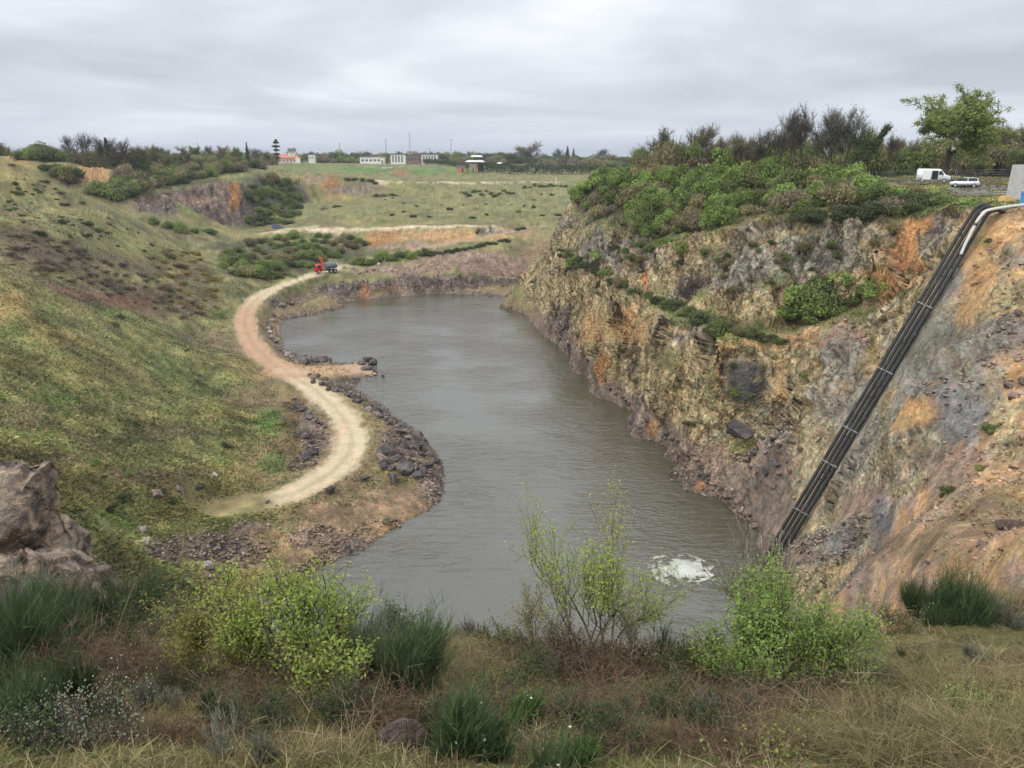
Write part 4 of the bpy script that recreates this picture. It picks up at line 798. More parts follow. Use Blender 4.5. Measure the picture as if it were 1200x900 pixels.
# ------------------------------------------------------------ trees: a trunk with limbs and a crown each
def tree_proto(kind, seed):
    rng = np.random.RandomState(seed); H = 10.0
    root = bpy.data.objects.new('tree', None); root.empty_display_size = .5
    T = Acc(); C_ = Acc()
    if kind == 'oak':
        tubes, tips = skeleton(rng, 7.2, .36, [(15, .66, 66), (7, .6, 46), (5, .58, 42)], up=.10, wig=.16)
        for P_, R_, lv in tubes: tube_pts(T, P_, np.maximum(R_, .03), 7 if lv == 0 else 4)
        # foliage in separate clumps at the limb ends
        tp = np.array([p for p, d in tips]); tp = tp[tp[:, 2] > 1.8]; sel = tp[rng.choice(len(tp), min(len(tp), 900), False)]; C = []; Nn = []; Tn = []
        for c in sel:
            n = 34; d = unit(rng.normal(size=(n, 3))); C.append(c+d*[.72, .72, .48]*rng.uniform(.2, 1, (n, 1))); Nn.append(unit(d+[0, 0, .6])); Tn.append(np.clip(rng.normal(.5, .2, n)+rng.uniform(-.25, .25), 0, 1))
        V, Fc = cards(np.concatenate(C), np.concatenate(Nn), .12, rng); C_.add(V, Fc, 0, np.repeat(np.concatenate(Tn), 4)); leaf = 'leaf_oak'
    elif kind == 'conifer':
        tube_pts(T, [(0, 0, 0), (0, 0, 5), (0, 0, 10)], [.22, .14, .03], 6)
        n = 2600; z = rng.uniform(.08, 1, n)**.9*10; r = (10-z)*.2*rng.uniform(.25, 1.0, n)*(1+.35*np.sin(z*5)); a = rng.uniform(0, 6.28, n)
        C = np.stack([np.cos(a)*r, np.sin(a)*r, z-r*.25], 1); Nn = unit(np.stack([np.cos(a), np.sin(a), np.full(n, .7)], 1)+rng.normal(size=(n, 3))*.4); V, Fc = cards(C, Nn, .2, rng); C_.add(V, Fc, 0, np.repeat(rng.uniform(0, 1, n), 4)); leaf = 'leaf_dark'
    elif kind == 'ivy':
        lean = (.55, 0, 1)
        tube_pts(T, [(0, 0, 0), (1.2, 0, 3), (3.0, .3, 6.5), (4.2, .4, 9)], [.3, .25, .18, .05], 6)
        n = 3600; t_ = rng.uniform(0, 1, n); ax_ = np.stack([np.interp(t_, [0, .35, .7, 1], [0, 1.2, 3.0, 4.4]), np.interp(t_, [0, 1], [0, .4]), t_*9.3], 1)
        d = unit(rng.normal(size=(n, 3))); r = (.95-.45*t_)*rng.uniform(.4, 1.2, n)*(1+.3*np.sin(t_*21)); C = ax_+d*r[:, None]; V, Fc = cards(C, unit(d+[0, 0, .4]), .14, rng); C_.add(V, Fc, 0, np.repeat(rng.uniform(0, 1, n), 4)); leaf = 'leaf_dark'
    elif kind == 'cedar':
        tube_pts(T, [(0, 0, 0), (0, 0, 5), (0, 0, 9.5)], [.25, .15, .04], 6)
        Cs = []
        for z, r in ((3.5, .9), (4.8, 1.3), (6.3, 1.2), (7.6, 1.6), (8.9, 1.2), (9.6, .6)):
            n = 380; d = unit(rng.normal(size=(n, 3))); Cs.append(np.array([rng.uniform(-.3, .3), rng.uniform(-.3, .3), z])+d*[r, r, .45]*rng.uniform(.3, 1, (n, 1)))
        C = np.concatenate(Cs); V, Fc = cards(C, unit(rng.normal(size=C.shape)+[0, 0, .8]), .2, rng); C_.add(V, Fc, 0, np.repeat(rng.uniform(0, 1, len(C)), 4)); leaf = 'leaf_dark'
    else:
        wide = {'bare': 42, 'blossom': 46, 'leafy': 50, 'olive': 46, 'green': 52}[kind]
        th_ = 7.5 if kind in ('bare', 'blossom') else 6.8
        tubes, tips = skeleton(rng, th_, .17, [(11, .55, wide), (6, .55, 42), (4, .6, 38)], up=.14, wig=.15)
        for P_, R_, lv in tubes: tube_pts(T, P_, np.maximum(R_, .022), 6 if lv == 0 else 3)
        B = np.array([p for p, d in tips]); D = np.array([d for p, d in tips])
        rep = 3; Bq = np.repeat(B, rep, 0); Dq = unit(np.repeat(D, rep, 0)+rng.normal(size=(len(Bq), 3))*.55+[0, 0, .25]); V, Fc = ribbons(Bq, Dq, rng.uniform(.5, 1.1, len(Bq)), .035, rng, 2, .1)
        C_.add(V, Fc, 1, .4)
        nl = {'bare': 500, 'blossom': 5200, 'leafy': 6500, 'olive': 4200, 'green': 9000}[kind]; leaf = {'bare': 'leaf_olive', 'blossom': 'leaf_grey', 'leafy': 'leaf_fresh', 'olive': 'leaf_olive', 'green': 'leaf_mid'}[kind]
        j = rng.randint(0, len(Bq), nl); C = Bq[j]+Dq[j]*rng.uniform(0, 1.1, (nl, 1))+rng.normal(size=(nl, 3))*.16
        V, Fc = cards(C, unit(rng.normal(size=(nl, 3))+[0, 0, .6]), {'bare': .06, 'blossom': .09, 'leafy': .10, 'olive': .085, 'green': .11}[kind], rng); C_.add(V, Fc, 0, np.repeat(np.clip(rng.normal(.5, .25, nl), 0, 1), 4))
    tr = T.obj('trunk', M['bark'], root, True); cr_ = C_.obj('crown', [M[leaf], M['bark']], root)
    root['H'] = float(max(v.co.z for o in (tr, cr_) for v in o.data.vertices))
    for o in (tr, cr_): COL.objects.unlink(o)
    return root
TP = {}
for kind, seeds in {'oak': (5,), 'conifer': (2,), 'ivy': (3,), 'cedar': (4,), 'bare': (11, 12, 13), 'blossom': (21, 22), 'leafy': (31, 32), 'olive': (41, 42, 43), 'green': (51, 52)}.items():
    TP[kind] = [tree_proto(kind, s) for s in seeds]
TNAME = {'oak': 'oak_tree', 'conifer': 'conifer_tree', 'ivy': 'ivy_covered_tree', 'cedar': 'pine_tree', 'bare': 'bare_tree', 'blossom': 'blossoming_tree', 'leafy': 'leafy_tree', 'olive': 'budding_tree', 'green': 'leafy_tree'}
def tree(kind, px, d, top, label, group=None, wide=1.0, base=None):
    """px, distance, the height in the view its top reaches"""
    x, y, _ = P(px, 183, d=d); z = hz(x, y) if base is None else base; topz = P(px, top, d=d)[2]; p = RNG.choice(TP[kind]); s = max(2.5, topz-z)/p['H']*RNG.uniform(.97, 1.03); r = copy_tree(p); del r['H']; r.name = TNAME[kind]; r.location = (x, y, z-.15); r.rotation_euler = (0, 0, 0 if kind in ('ivy', 'oak') else RNG.uniform(0, 6.28)); r.scale = (s*wide, s*wide, s)
    tag(r, label, 'tree', group); return r
# right-hand wood behind the cliff top and the car park
tree('oak', 1110, 152, 99, 'tall spreading oak with young green leaves standing behind the van and the car', wide=1.05)
for px, d, top, w_ in [(915, 160, 122, 'leftmost'), (942, 156, 116, 'rightmost'), (930, 165, 128, 'middle')]: tree('bare', px, d, top, w_+' of three tall leafless trees left of the blossoming ones', 'bare trees on the right skyline', .75)
tree('bare', 1048, 165, 152, 'thin leafless tree between the ivy-covered tree and the oak', None, .6); tree('bare', 1070, 175, 156, 'slender bare tree just left of the big oak')
for px, d, top, w_ in [(966, 155, 119, 'leftmost'), (990, 152, 116, 'rightmost'), (978, 160, 126, 'middle')]: tree('blossom', px, d, top, w_+' of three pale blossoming trees right of the bare trees', 'blossoming trees on the right skyline', .95)
tree('ivy', 1000, 148, 142, 'leaning tree clad in dark ivy right of the blossoming trees', None, 1.25); tree('leafy', 1022, 165, 146, 'leafy tree just right of the ivy-clad leaning tree', None, .8); tree('ivy', 985, 150, 158, 'shorter ivy-dark trunk leaning below the blossoming trees', None, 1.4)
tree('olive', 808, 205, 136, 'rounded brown-budding tree, tallest on the left part of the right skyline', None, 1.0); tree('olive', 772, 215, 145, 'round budding tree at the left end of the right skyline wood', None, 1.1)
tree('olive', 850, 200, 153, 'low dense budding tree right of the tallest round tree')
for px, d, top in [(752, 235, 168), (790, 225, 162), (828, 215, 158), (838, 190, 166), (862, 190, 158), (872, 185, 162)]: tree('olive', px, d, top, 'small budding tree filling the gap between the round skyline trees', 'budding trees of the right skyline', 1.0)
for px, d, top in [(880, 185, 150), (893, 180, 147), (905, 182, 152), (888, 175, 160)]: tree('olive', px, d, top, 'ochre-green budding tree left of the bare trees on the right skyline', 'ochre-green trees left of the bare trees', .8)
for i, (px, top) in enumerate([(q_[0], q_[1]-9) for q_ in [(920, 162), (940, 165), (958, 160), (975, 165), (1000, 168), (1020, 160), (1035, 162), (1050, 168), (1062, 163), (1080, 168), (1092, 165), (1125, 165), (1140, 160), (1152, 156), (1165, 158), (1178, 152), (1190, 150), (1203, 146), (1215, 150), (1230, 145), (1250, 150)]]):
    k = RNG.choice(['green', 'olive', 'olive', 'leafy']); tree(k, px, RNG.uniform(185, 215), top, ('green' if k != 'olive' else 'olive-brown')+' tree in the wood '+('left of' if px < 1100 else 'right of')+' the big oak', 'trees of the wood behind the car park', 1.1)
for px, d, top in [(1120, 178, 172), (1150, 170, 178), (1175, 172, 172), (1195, 165, 168), (1085, 172, 178), (1215, 168, 165)]: tree('green', px, d, top, 'low green tree at the edge of the wood behind the car park', 'low trees along the car park', 1.35)
def mass(name, spots_, protos, sr, szr=(1.0, 1.6)):
    A = Acc(); mats_ = []
    for px, d in spots_:
        p = RNG.choice(protos); me = p.data; x, y, _ = P(px, 183, d=d); z = hz(x, y); s = RNG.uniform(*sr); a = RNG.uniform(0, 6.28); c_, s_ = math.cos(a), math.sin(a)
        n = len(me.vertices); v = np.empty(n*3, np.float32); me.vertices.foreach_get('co', v); v = v.reshape(-1, 3)*[s, s, s*RNG.uniform(*szr)]
        v = np.stack([v[:, 0]*c_-v[:, 1]*s_+x, v[:, 0]*s_+v[:, 1]*c_+y, v[:, 2]+z-.4], 1); f = np.empty(len(me.polygons)*4, np.int32); me.loops.foreach_get('vertex_index', f)
        mi = np.empty(len(me.polygons), np.int32); me.polygons.foreach_get('material_index', mi); tn = np.empty(n, np.float32); me.attributes['tone'].data.foreach_get('value', tn); k = []
        for m_ in me.materials:
            if m_ not in mats_: mats_.append(m_)
            k.append(mats_.index(m_))
        A.v.append(v); A.f.append(f.reshape(-1, 4)+A.n); A.n += n; A.m.append(np.array(k)[mi]); A.t.append(tn)
    tag(A.obj(name, mats_), kind='stuff')
mass('wood_undergrowth', [(px+RNG.uniform(-4, 4), RNG.uniform(188, 240)) for px in range(745, 1290, 5)]+[(px, RNG.uniform(172, 180)) for px in range(905, 1250, 8)], mix(('olive', 4), ('brown', 2), ('mid', 2), ('fresh', 1)), (3.0, 4.6), (1.3, 2.1))
mass('distant_woodland', [(px+RNG.uniform(-3, 3), RNG.uniform(720, 900)) for px in range(345, 900, 5)]+[(px+RNG.uniform(-3, 3), RNG.uniform(560, 700)) for px in range(-40, 320, 5)], mix(('olive', 3), ('mid', 3), ('brown', 2)), (6, 10), (.8, 1.3))
mass('ridge_undergrowth', [(px+RNG.uniform(-3, 3), RNG.uniform(315, 350)) for px in range(-20, 215, 4)]+[(px, RNG.uniform(380, 470)) for px in range(190, 320, 5)], mix(('olive', 3), ('mid', 2), ('brown', 2), ('dark', 2)), (3.2, 5.2), (1.0, 1.6))
# left skyline
for px, d, top in [(85, 330, 155), (100, 325, 152), (118, 328, 153), (136, 335, 155), (8, 340, 168), (60, 345, 170), (35, 345, 172)]: tree('bare', px, d, top, 'leafless tree '+('above the ochre scar' if px > 70 else 'at the far left end')+' on the left skyline', 'bare trees on the left skyline', 1.0)
tree('conifer', 126, 322, 158, 'dark conifer among the bare trees on the left skyline', None, 1.1); tree('conifer', 290, 470, 166, 'dark conifer left of the orange-roofed house'); tree('cedar', 324, 520, 163, 'tall tufted pine just left of the orange-roofed house')
for i, (px, d, top) in enumerate([(150, 350, 166), (165, 360, 167), (180, 370, 167), (198, 380, 168), (215, 400, 169), (230, 420, 169), (246, 430, 168), (262, 450, 167), (276, 470, 170), (303, 500, 172), (312, 520, 174), (20, 330, 176), (48, 330, 174), (72, 330, 172), (90, 320, 175), (110, 320, 173), (142, 335, 173), (160, 340, 175), (190, 360, 176), (222, 380, 177), (250, 400, 178)]):
    k = ['olive', 'olive', 'green'][i % 3]; tree(k, px, d, top, ('olive budding' if k == 'olive' else 'green')+' tree on the left skyline '+('left of the dark conifer' if px < 126 else 'between the two dark conifers' if px < 285 else 'beside the orange-roofed house'), 'trees along the left skyline', 1.25)
# middle skyline
tree('bare', 620, 760, 164, 'broad leafless tree standing above the far hedge in the middle', None, 1.5)
tree('olive', 620, 765, 168, 'twiggy tree behind the broad leafless tree in the middle', None, 1.5)
for px, top in [(650, 176), (658, 172), (706, 172), (700, 174), (640, 178)]: tree('bare', px, 900, top, 'small leafless tree beyond the far hedge '+('left of' if px < 663 else 'right of')+' the pair of conifers', 'bare trees beyond the far hedge', 1.3)
tree('conifer', 665, 800, 171, 'left dark conifer of the pair beyond the far hedge', None, 1.5); tree('conifer', 672, 800, 173, 'right dark conifer of the pair beyond the far hedge', None, 1.4)
for i, px in enumerate(range(345, 600, 9)):
    k = ['olive', 'green', 'bare', 'olive'][i % 4]
    tree(k, px+RNG.uniform(-2, 2), RNG.uniform(780, 860) if not 455 < px < 515 else 880, RNG.uniform(176, 180), {'olive': 'olive', 'green': 'green', 'bare': 'leafless'}[k]+' tree of the distant line '+('between the orange-roofed house and the small white building' if px < 425 else 'around the white buildings' if px < 515 else 'behind the canopy shelter'), 'distant tree line behind the plain', 1.9)
for i, px in enumerate(range(-20, 340, 14)): tree(['green', 'olive'][i % 2], px, 700, RNG.uniform(178, 181), 'distant tree behind the left skyline wood', 'distant trees behind the left skyline', 2.2)
# hedges across the plain
def hedge(name, a, b, h, w, mat, label, n, ls):
    rng = np.random.RandomState(len(label)); A = Acc(); t_ = rng.uniform(0, 1, n); a = np.array(a); b = np.array(b); dd = unit(b-a); nn = np.array([-dd[1], dd[0]])
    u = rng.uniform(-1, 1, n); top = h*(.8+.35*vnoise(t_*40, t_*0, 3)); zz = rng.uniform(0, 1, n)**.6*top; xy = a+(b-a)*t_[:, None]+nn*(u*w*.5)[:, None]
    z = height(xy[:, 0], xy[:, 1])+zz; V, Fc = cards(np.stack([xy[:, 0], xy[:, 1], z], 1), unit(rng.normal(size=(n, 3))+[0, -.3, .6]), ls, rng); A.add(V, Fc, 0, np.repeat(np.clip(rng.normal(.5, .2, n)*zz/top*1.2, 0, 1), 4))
    o = A.obj(name, M[mat]); tag(o, label, 'hedge'); return o
def gp(px, d): return P(px, 183, d=d)[:2]
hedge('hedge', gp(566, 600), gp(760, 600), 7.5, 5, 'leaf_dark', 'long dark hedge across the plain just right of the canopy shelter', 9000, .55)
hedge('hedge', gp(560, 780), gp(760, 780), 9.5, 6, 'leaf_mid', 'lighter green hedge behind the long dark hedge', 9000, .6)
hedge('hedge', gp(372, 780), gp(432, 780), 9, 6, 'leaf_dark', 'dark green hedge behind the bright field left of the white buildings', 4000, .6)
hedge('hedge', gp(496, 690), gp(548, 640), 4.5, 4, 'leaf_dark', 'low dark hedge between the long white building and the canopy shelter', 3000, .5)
# ------------------------------------------------------------ tussocks, loose stones
def colored_stuff(name, V, Fc, colr, mat, smooth=False):
    o = mesh_obj(name, V, Fc, mat, None, smooth, None, {'albedo': ('FLOAT_COLOR', np.hstack([np.clip(colr, 0, 1), np.ones((len(colr), 1))]))}); tag(o, kind='stuff'); return o
def attr_mat(name, trans=0.0):
    m, t, o, b = new_mat(name); at = N(t, 'ShaderNodeAttribute', attribute_name='albedo'); L(t, at.outputs['Color'], b.inputs['Base Color'])
    if trans:
        tr = N(t, 'ShaderNodeBsdfTranslucent'); L(t, at.outputs['Color'], tr.inputs['Color']); ms = N(t, 'ShaderNodeMixShader', inp={0: trans}); L(t, b.outputs[0], ms.inputs[1]); L(t, tr.outputs[0], ms.inputs[2]); L(t, ms.outputs[0], o.inputs['Surface'])
    return m
M['tuft'] = attr_mat('grass_tussocks', .2); M['stone'] = attr_mat('loose_stones')
rg = np.random.RandomState(99)
VI = np.arange(len(VX)); vis = (np.abs(VX) < .74*VY+6) & (VY > 22) & (dist < 240) & (VZg > WL+.5)
roadfar = sstep(2.6, 3.4, drd)
cand = VI[vis & (ROCK < .22) & ((VZg > -39) | (rg.uniform(size=len(VX)) < .35) | (VX > 8)) & (SL < 1.3) & (roadfar > .5) & ((slope_r < .3) | (rg.uniform(size=len(VX)) < .04)) & (dist > 45)]; pick = rg.choice(cand, min(len(cand), 95000), replace=False)
def tufts(pick, size, n=4):
    B = np.repeat(np.stack([VX[pick], VY[pick], VZg[pick]], 1), n, 0); jit = rg.normal(size=(len(B), 3))*[.35, .35, 0]; B = B+jit; B[:, 2] = height(B[:, 0], B[:, 1])-.03
    ln = size*rg.uniform(.5, 1.3, len(B)); D = rg.normal(size=(len(B), 3))*.45+[0, 0, 1]; V, Fc = ribbons(B, D, ln, ln*.45, rg, 2, .5)
    c = np.repeat(ALB[pick], n, 0); nz_ = vnoise(B[:, 0]/2.5, B[:, 1]/2.5, 5); k = rg.uniform(.4, 1.5, len(B))*(.7+.6*nz_); tint = np.where(rg.uniform(size=(len(B), 1)) < .3, np.array([[1.25, 1.1, .9]]), np.array([[.9, 1.05, .85]]))
    return V, Fc, np.repeat(c*k[:, None]*tint, 6, 0)
V, Fc, c = tufts(pick, .5); colored_stuff('hillside_grass', V, Fc, c*1.25, M['tuft'])
# loose angular stones on the rubbly ground
def stone_unit(seed):
    co, fc = hull_rock(seed+40, 10, 0, (1, .9, .6), 0); return co, np.array(fc)
SU = [stone_unit(i) for i in range(8)]
def stones(pos, size, colr):
    Vs, Fs, Cs, n0 = [], [], [], 0; kind = rg.randint(0, 8, len(pos))
    for k in range(8):
        m = kind == k; p = pos[m]; 
        if len(p) == 0: continue
        co, fc = SU[k]; a = rg.uniform(0, 6.28, len(p)); ca, sa = np.cos(a)[:, None], np.sin(a)[:, None]; s = size[m][:, None]; el_ = rg.uniform(.6, 1.5, (len(p), 1))
        x = co[None, :, 0]*el_; y = co[None, :, 1]/el_; X_ = (x*ca-y*sa)*s; Y_ = (x*sa+y*ca)*s; Z_ = co[None, :, 2]*s+x*s*rg.uniform(-.5, .5, (len(p), 1))
        Vs.append((np.stack([X_, Y_, Z_], -1)+p[:, None]).reshape(-1, 3)); nv = len(co); Fs.append((fc[None]+np.arange(len(p))[:, None, None]*nv+n0).reshape(-1, 3)); n0 += len(p)*nv
        Cs.append(np.repeat(colr[m], nv, 0))
    return np.concatenate(Vs), np.concatenate(Fs), np.concatenate(Cs)
vis2 = (np.abs(VX) < .74*VY+6) & (VY > 45) & (dist < 262) & (VZg > WL-.6) & (drd > 2.6) & (drp > 3)
rub = VI[vis2 & (ROCK > .26) & (ROCK < .80) & (VX < 14)]; rub2 = VI[vis2 & (ROCK > .33) & (VX >= 14) & (VZg < -30) & (SL < 1.6)]; rub3 = VI[vis2 & (ROCK > .18) & (ROCK < .7) & (VX > 14) & (VZg >= -34) & (SL < 1.5) & (VY < 110)]
rub4 = VI[(slope_r > .4) & (np.abs(VX) < .74*VY+6) & (VY > 18) & (VY < 60)]
pk = np.concatenate([rg.choice(rub4, min(len(rub4), 6500), False), rg.choice(rub, min(len(rub), 12000), False), rg.choice(rub2, min(len(rub2), 3500), False), rg.choice(rub3, min(len(rub3), 1800), False)])
pos = np.stack([VX[pk], VY[pk], VZg[pk]], 1)+rg.normal(size=(len(pk), 3))*[.2, .2, 0]; sz = (.09+.34*rg.uniform(0, 1, len(pk))**3.2)*np.clip(dist[pk]/85, .35, 1)
pos[:, 2] += np.where(VX[pk] > 14, np.where(VY[pk] < 60, .08, .22), .2)
cc = (ALB[pk]*.55+np.array([.27, .21, .18])*.45)*rg.uniform(.35, 1.45, (len(pk), 1))*np.where(rg.uniform(size=(len(pk), 1)) < .12, 1.5, 1.0)
V, Fc, c = stones(pos, sz, cc); colored_stuff('rubble', V, Fc, c, M['stone'])

# ------------------------------------------------------------ boulders, every one its own object
BP = []
for i in range(9):
    co, fc = hull_rock(200+i, 13, 3, (1.15, .9, .72), .03)
    bms = []
    for mk_ in ('boulder_dark', 'boulder_brown', 'boulder_pale'):
        o = mesh_obj('boulder', co, fc, M[mk_]); COL.objects.unlink(o); bms.append(o)
    BP.append(bms)
def boulder(px, py, wpx, tone, label, group=None, dz=0.0, flat=1.0, rz=None, xyz=None):
    x, y, z = hit(px, py) if xyz is None else xyz; r = math.hypot(math.hypot(x, y), z); s = wpx/2/F*r
    o = RNG.choice(BP)[tone].copy(); COL.objects.link(o); o.location = (x, y, z+s*.22+dz+(.22 if wpx < 30 and r > 60 else 0)); o.scale = (s, s*RNG.uniform(.85, 1.1), s*flat*RNG.uniform(.85, 1.1))
    o.rotation_euler = (RNG.uniform(-.35, .35), RNG.uniform(-.35, .35), RNG.uniform(0, 6.28) if rz is None else rz); tag(o, label, 'boulder', group); return o
def along(pts_, n, jit):
    L_ = [0]
    for a, b in zip(pts_, pts_[1:]): L_.append(L_[-1]+math.dist(a, b))
    out = []
    for i in range(n):
        u = (i+.5)/n*L_[-1]; k = max(j for j in range(len(L_)-1) if L_[j] <= u); f = (u-L_[k])/(L_[k+1]-L_[k]); out.append((pts_[k][0]+(pts_[k+1][0]-pts_[k][0])*f+RNG.uniform(-jit, jit), pts_[k][1]+(pts_[k+1][1]-pts_[k][1])*f+RNG.uniform(-jit, jit)*.7))
    return out
def sized(w, a, b): return 'small' if w < a else ('large' if w > b else 'medium')
berm = [(364,441),(385,450),(405,460),(425,472),(445,486),(460,498),(478,510),(495,522)]
for off, n in (((0, 0), 34), ((3, 6), 24)):
    for px, py in along(berm, n, 3):
        w = RNG.uniform(8, 15)*(.8+.4*(px-360)/140); boulder(px+off[0], py+off[1], w, RNG.choice([0, 0, 0, 1]), sized(w, 10, 13)+' dark boulder in the wall between road and lake, '+('next to the ramp' if px < 410 else 'in its middle' if px < 455 else 'near the headland'), 'boulders of the lakeside wall')
for px, py in rnd_in([(448,528),(470,508),(503,520),(508,545),(490,562),(468,555),(445,548)], 34, 7):
    w = RNG.uniform(10, 22); boulder(px, py, w, RNG.choice([0, 0, 0, 1]), sized(w, 13, 18)+' dark boulder heaped on the '+('lake side' if px > 482 else 'road side')+' of the headland', 'boulders heaped on the headland')
boulder(453, 533, 27, 0, 'broad flat grey boulder, largest of the heap on the headland', 'boulders heaped on the headland', .2, .6); boulder(477, 553, 24, 0, 'very dark squarish boulder at the lower end of the headland heap', 'boulders heaped on the headland')
boulder(460, 566, 20, 0, 'dark boulder below the squarish one at the end of the headland heap'); boulder(387, 579, 19, 0, 'dark reddish block lying alone at the outer edge of the road bend'); boulder(428, 564, 16, 0, 'flat dark stone beside the road bend left of the headland heap', None, 0, .5)
for px, py in along([(354,427),(366,425),(378,424),(392,422)], 9, 2): boulder(px, py, RNG.uniform(8, 13), RNG.choice([0, 0, 1]), 'dark boulder in the short row on the far side of the ramp', 'boulders along the ramp')
for px, py, w in [(424,428,12),(430,424,14),(437,427,13),(431,434,14),(440,436,11),(426,435,10)]: boulder(px, py, w, 0, 'dark boulder in the small heap standing in the water off the ramp', 'boulders off the end of the ramp', xyz=P(px, py, z=WL-.1))
boulder(449, 443, 5, 0, 'small dark stone alone in the water right of the boulder heap', xyz=P(449, 442, z=WL-.1))
for px, py in along([(320,372),(315,385),(322,400),(330,412),(342,420)], 16, 4)+along([(322,352),(332,362),(345,356)], 8, 4): boulder(px, py, RNG.uniform(5, 10), RNG.choice([0, 1, 1, 2]), 'brown boulder on the shore by the '+('inner bend' if py > 366 else 'upper end')+' of the haul road', 'boulders by the inner bend of the road')
for px, py in along([(346,470),(362,488),(378,505)], 14, 5)+along([(356,512),(370,530),(362,545)], 12, 6): boulder(px, py, RNG.uniform(7, 13), RNG.choice([0, 1, 1]), 'greyish boulder of the bank on the left side of the road, '+('upper part' if py < 505 else 'lower part'), 'boulders of the bank left of the road')
boulder(358, 513, 20, 0, 'pale-topped dark slab on the bank left of the road bend', None, .1, .6); boulder(358, 538, 20, 0, 'large dark slab low on the bank left of the road bend', None, .1, .6)
for px, py, w, t_, lb in [(186,583,20,1,'long grey slab under the small dark bush on the lower left slope'),(212,579,17,1,'grey slab right of the long one on the lower left slope'),(234,575,13,0,'dark stone at the right end of the slabs on the lower left slope'),
    (244,668,16,2,'pale elongated stone on the rubble by the near lakeshore'),(236,655,9,2,'small pale stone above the pale elongated one'),(172,640,18,2,'pale fractured block at the left end of the near rubble'),(168,625,15,2,'pale block above the fractured one at the left of the rubble'),(252,560,10,2,'small pale stone on the grass above the near rubble'),
    (246,680,9,2,'rounded pale stone below the elongated one'),(376,620,10,2,'small pale stone on the brown lake bank'),(313,590,9,2,'small pale stone beside the near end of the haul road'),(869,511,38,0,'huge dark boulder at the foot of the dark square rock face')]: boulder(px, py, w, t_, lb)
for px, py in rnd_in([(880,525),(925,512),(945,545),(905,585),(868,560)], 20, 9): boulder(px, py, RNG.uniform(7, 15), RNG.choice([0, 1, 1, 2]), ('lower' if py > 545 else 'upper')+' boulder of the scree '+('left' if px < 900 else 'right')+' below the huge dark boulder', 'boulders of the scree below the huge boulder', dz=.3)
for px, py in along(shore_right[1:-1], 46, 4): boulder(px+4, py-3, RNG.uniform(6, 11)*(.6+.6*(py-380)/200), RNG.choice([0, 1, 1]), 'boulder at the waterline of the right cliff, '+('near its left tip' if px < 700 else 'in its middle' if px < 790 else 'at its near end'), 'boulders at the foot of the right cliff', dz=.3)
for px, py in rnd_in([(390,312),(450,305),(470,318),(420,322),(395,322)], 12, 8): boulder(px, py, RNG.uniform(4, 8), RNG.choice([1, 2, 2]), 'pale boulder on the bank right of the red lorry', 'boulders right of the red lorry')
for px, py, w, lb in [(1193,372,9,'dark stone high on the right edge of the earth slope'),(1188,470,16,'ochre block low in the rocky patch at the right edge'),(1180,458,13,'ochre block left in the rocky patch at the right edge'),(1196,452,14,'upper ochre block of the rocky patch at the right edge'),(1186,620,34,'rounded brown boulder at the right edge above the dry grass'),(1150,640,16,'brown stone left of the rounded boulder at the right edge')]: boulder(px, py, w, 1 if 'dark' not in lb else 0, lb)
_co, _fc = hull_rock(777, 46, 4, (1, .88, .92), .05); _rb = mesh_obj('boulder', _co, _fc, M['boulder_brown']); COL.objects.unlink(_rb); BP_keep = BP; BP = [[_rb]*3]
boulder(471, 882, 54, 1, 'rounded reddish brown boulder in the grass at the bottom of the view', dz=.10, rz=.4); BP = BP_keep; boulder(795, 886, 20, 0, 'small near-black stone at the bottom of the view'); boulder(283, 872, 16, 2, 'small pale stone in the grass left of the rounded boulder')

# ------------------------------------------------------------ fractured rock mass at the left
oc = empty('rock_outcrop', (-16.5, 24, -14)); tag(oc, 'high fractured grey-brown rock outcrop at the left edge of the view', 'rock outcrop')
def rock_part(name, c, R, seed, rot, planes=16):
    co, fc = rock_body(name, R, 6, seed, None, planes, noise_amp=.03); q = np.array(Matrix.Rotation(rot[2], 3, 'Z')@Matrix.Rotation(rot[0], 3, 'X')@Matrix.Rotation(rot[1], 3, 'Y')); co = co@q.T
    co = co+((fbm(co[:, 0]*1.1+co[:, 2]*.7, co[:, 1]*1.1-co[:, 2]*.9, seed+5, 5)-.5)*.5)[:, None]*unit(co)
    return mesh_obj(name, co+np.array(c)-np.array(oc.location), fc, M['outcrop'], oc, False)
def atd(px, py, d): return P(px, py, d=d)
for i, (px, py, d, R, rot) in enumerate([(10,590,25.5,(2.1,2.0,1.6),(.2,.15,.3)),(48,575,26,(1.0,1.2,1.0),(.1,.5,.1)),(55,625,25.5,(1.35,1.4,1.4),(.2,.1,.8)),(-30,640,24,(2.6,2.0,2.2),(.1,.1,.2)),(85,655,26,(1.0,1.2,1.1),(.3,.3,.5)),
    (10,680,22,(1.7,1.4,1.2),(.5,.2,.2)),(30,555,27,(1.2,1.4,.75),(.05,.35,.1)),(118,672,27.5,(.8,.9,.6),(.3,.2,.9)),(60,690,24,(1.5,1.4,1.2),(.1,.4,.3)),(-40,570,27,(2.4,2,1.6),(.1,0,.3)),(80,720,25,(2.0,2.2,2.4),(.1,.2,.3)),(20,760,23,(3.0,2.5,2.5),(.1,.2,.3))]):
    rock_part('rock_block', atd(px, py, d), R, 300+i, rot)

# pale stones strewn on the grass of the left slope
vs_ = VI[(VX < -25) & (VY > 55) & (VY < 175) & (np.abs(VX) < .7*VY) & (ROCK < .2) & (VZg > -41)]; pk = rg.choice(vs_, 420, False); V, Fc, c = stones(np.stack([VX[pk], VY[pk], VZg[pk]+.03], 1), .06+.16*rg.uniform(0, 1, len(pk))**2, np.array([.42, .38, .33])*rg.uniform(.5, 1.2, (len(pk), 1))); colored_stuff('strewn_stones', V, Fc, c, M['stone'])
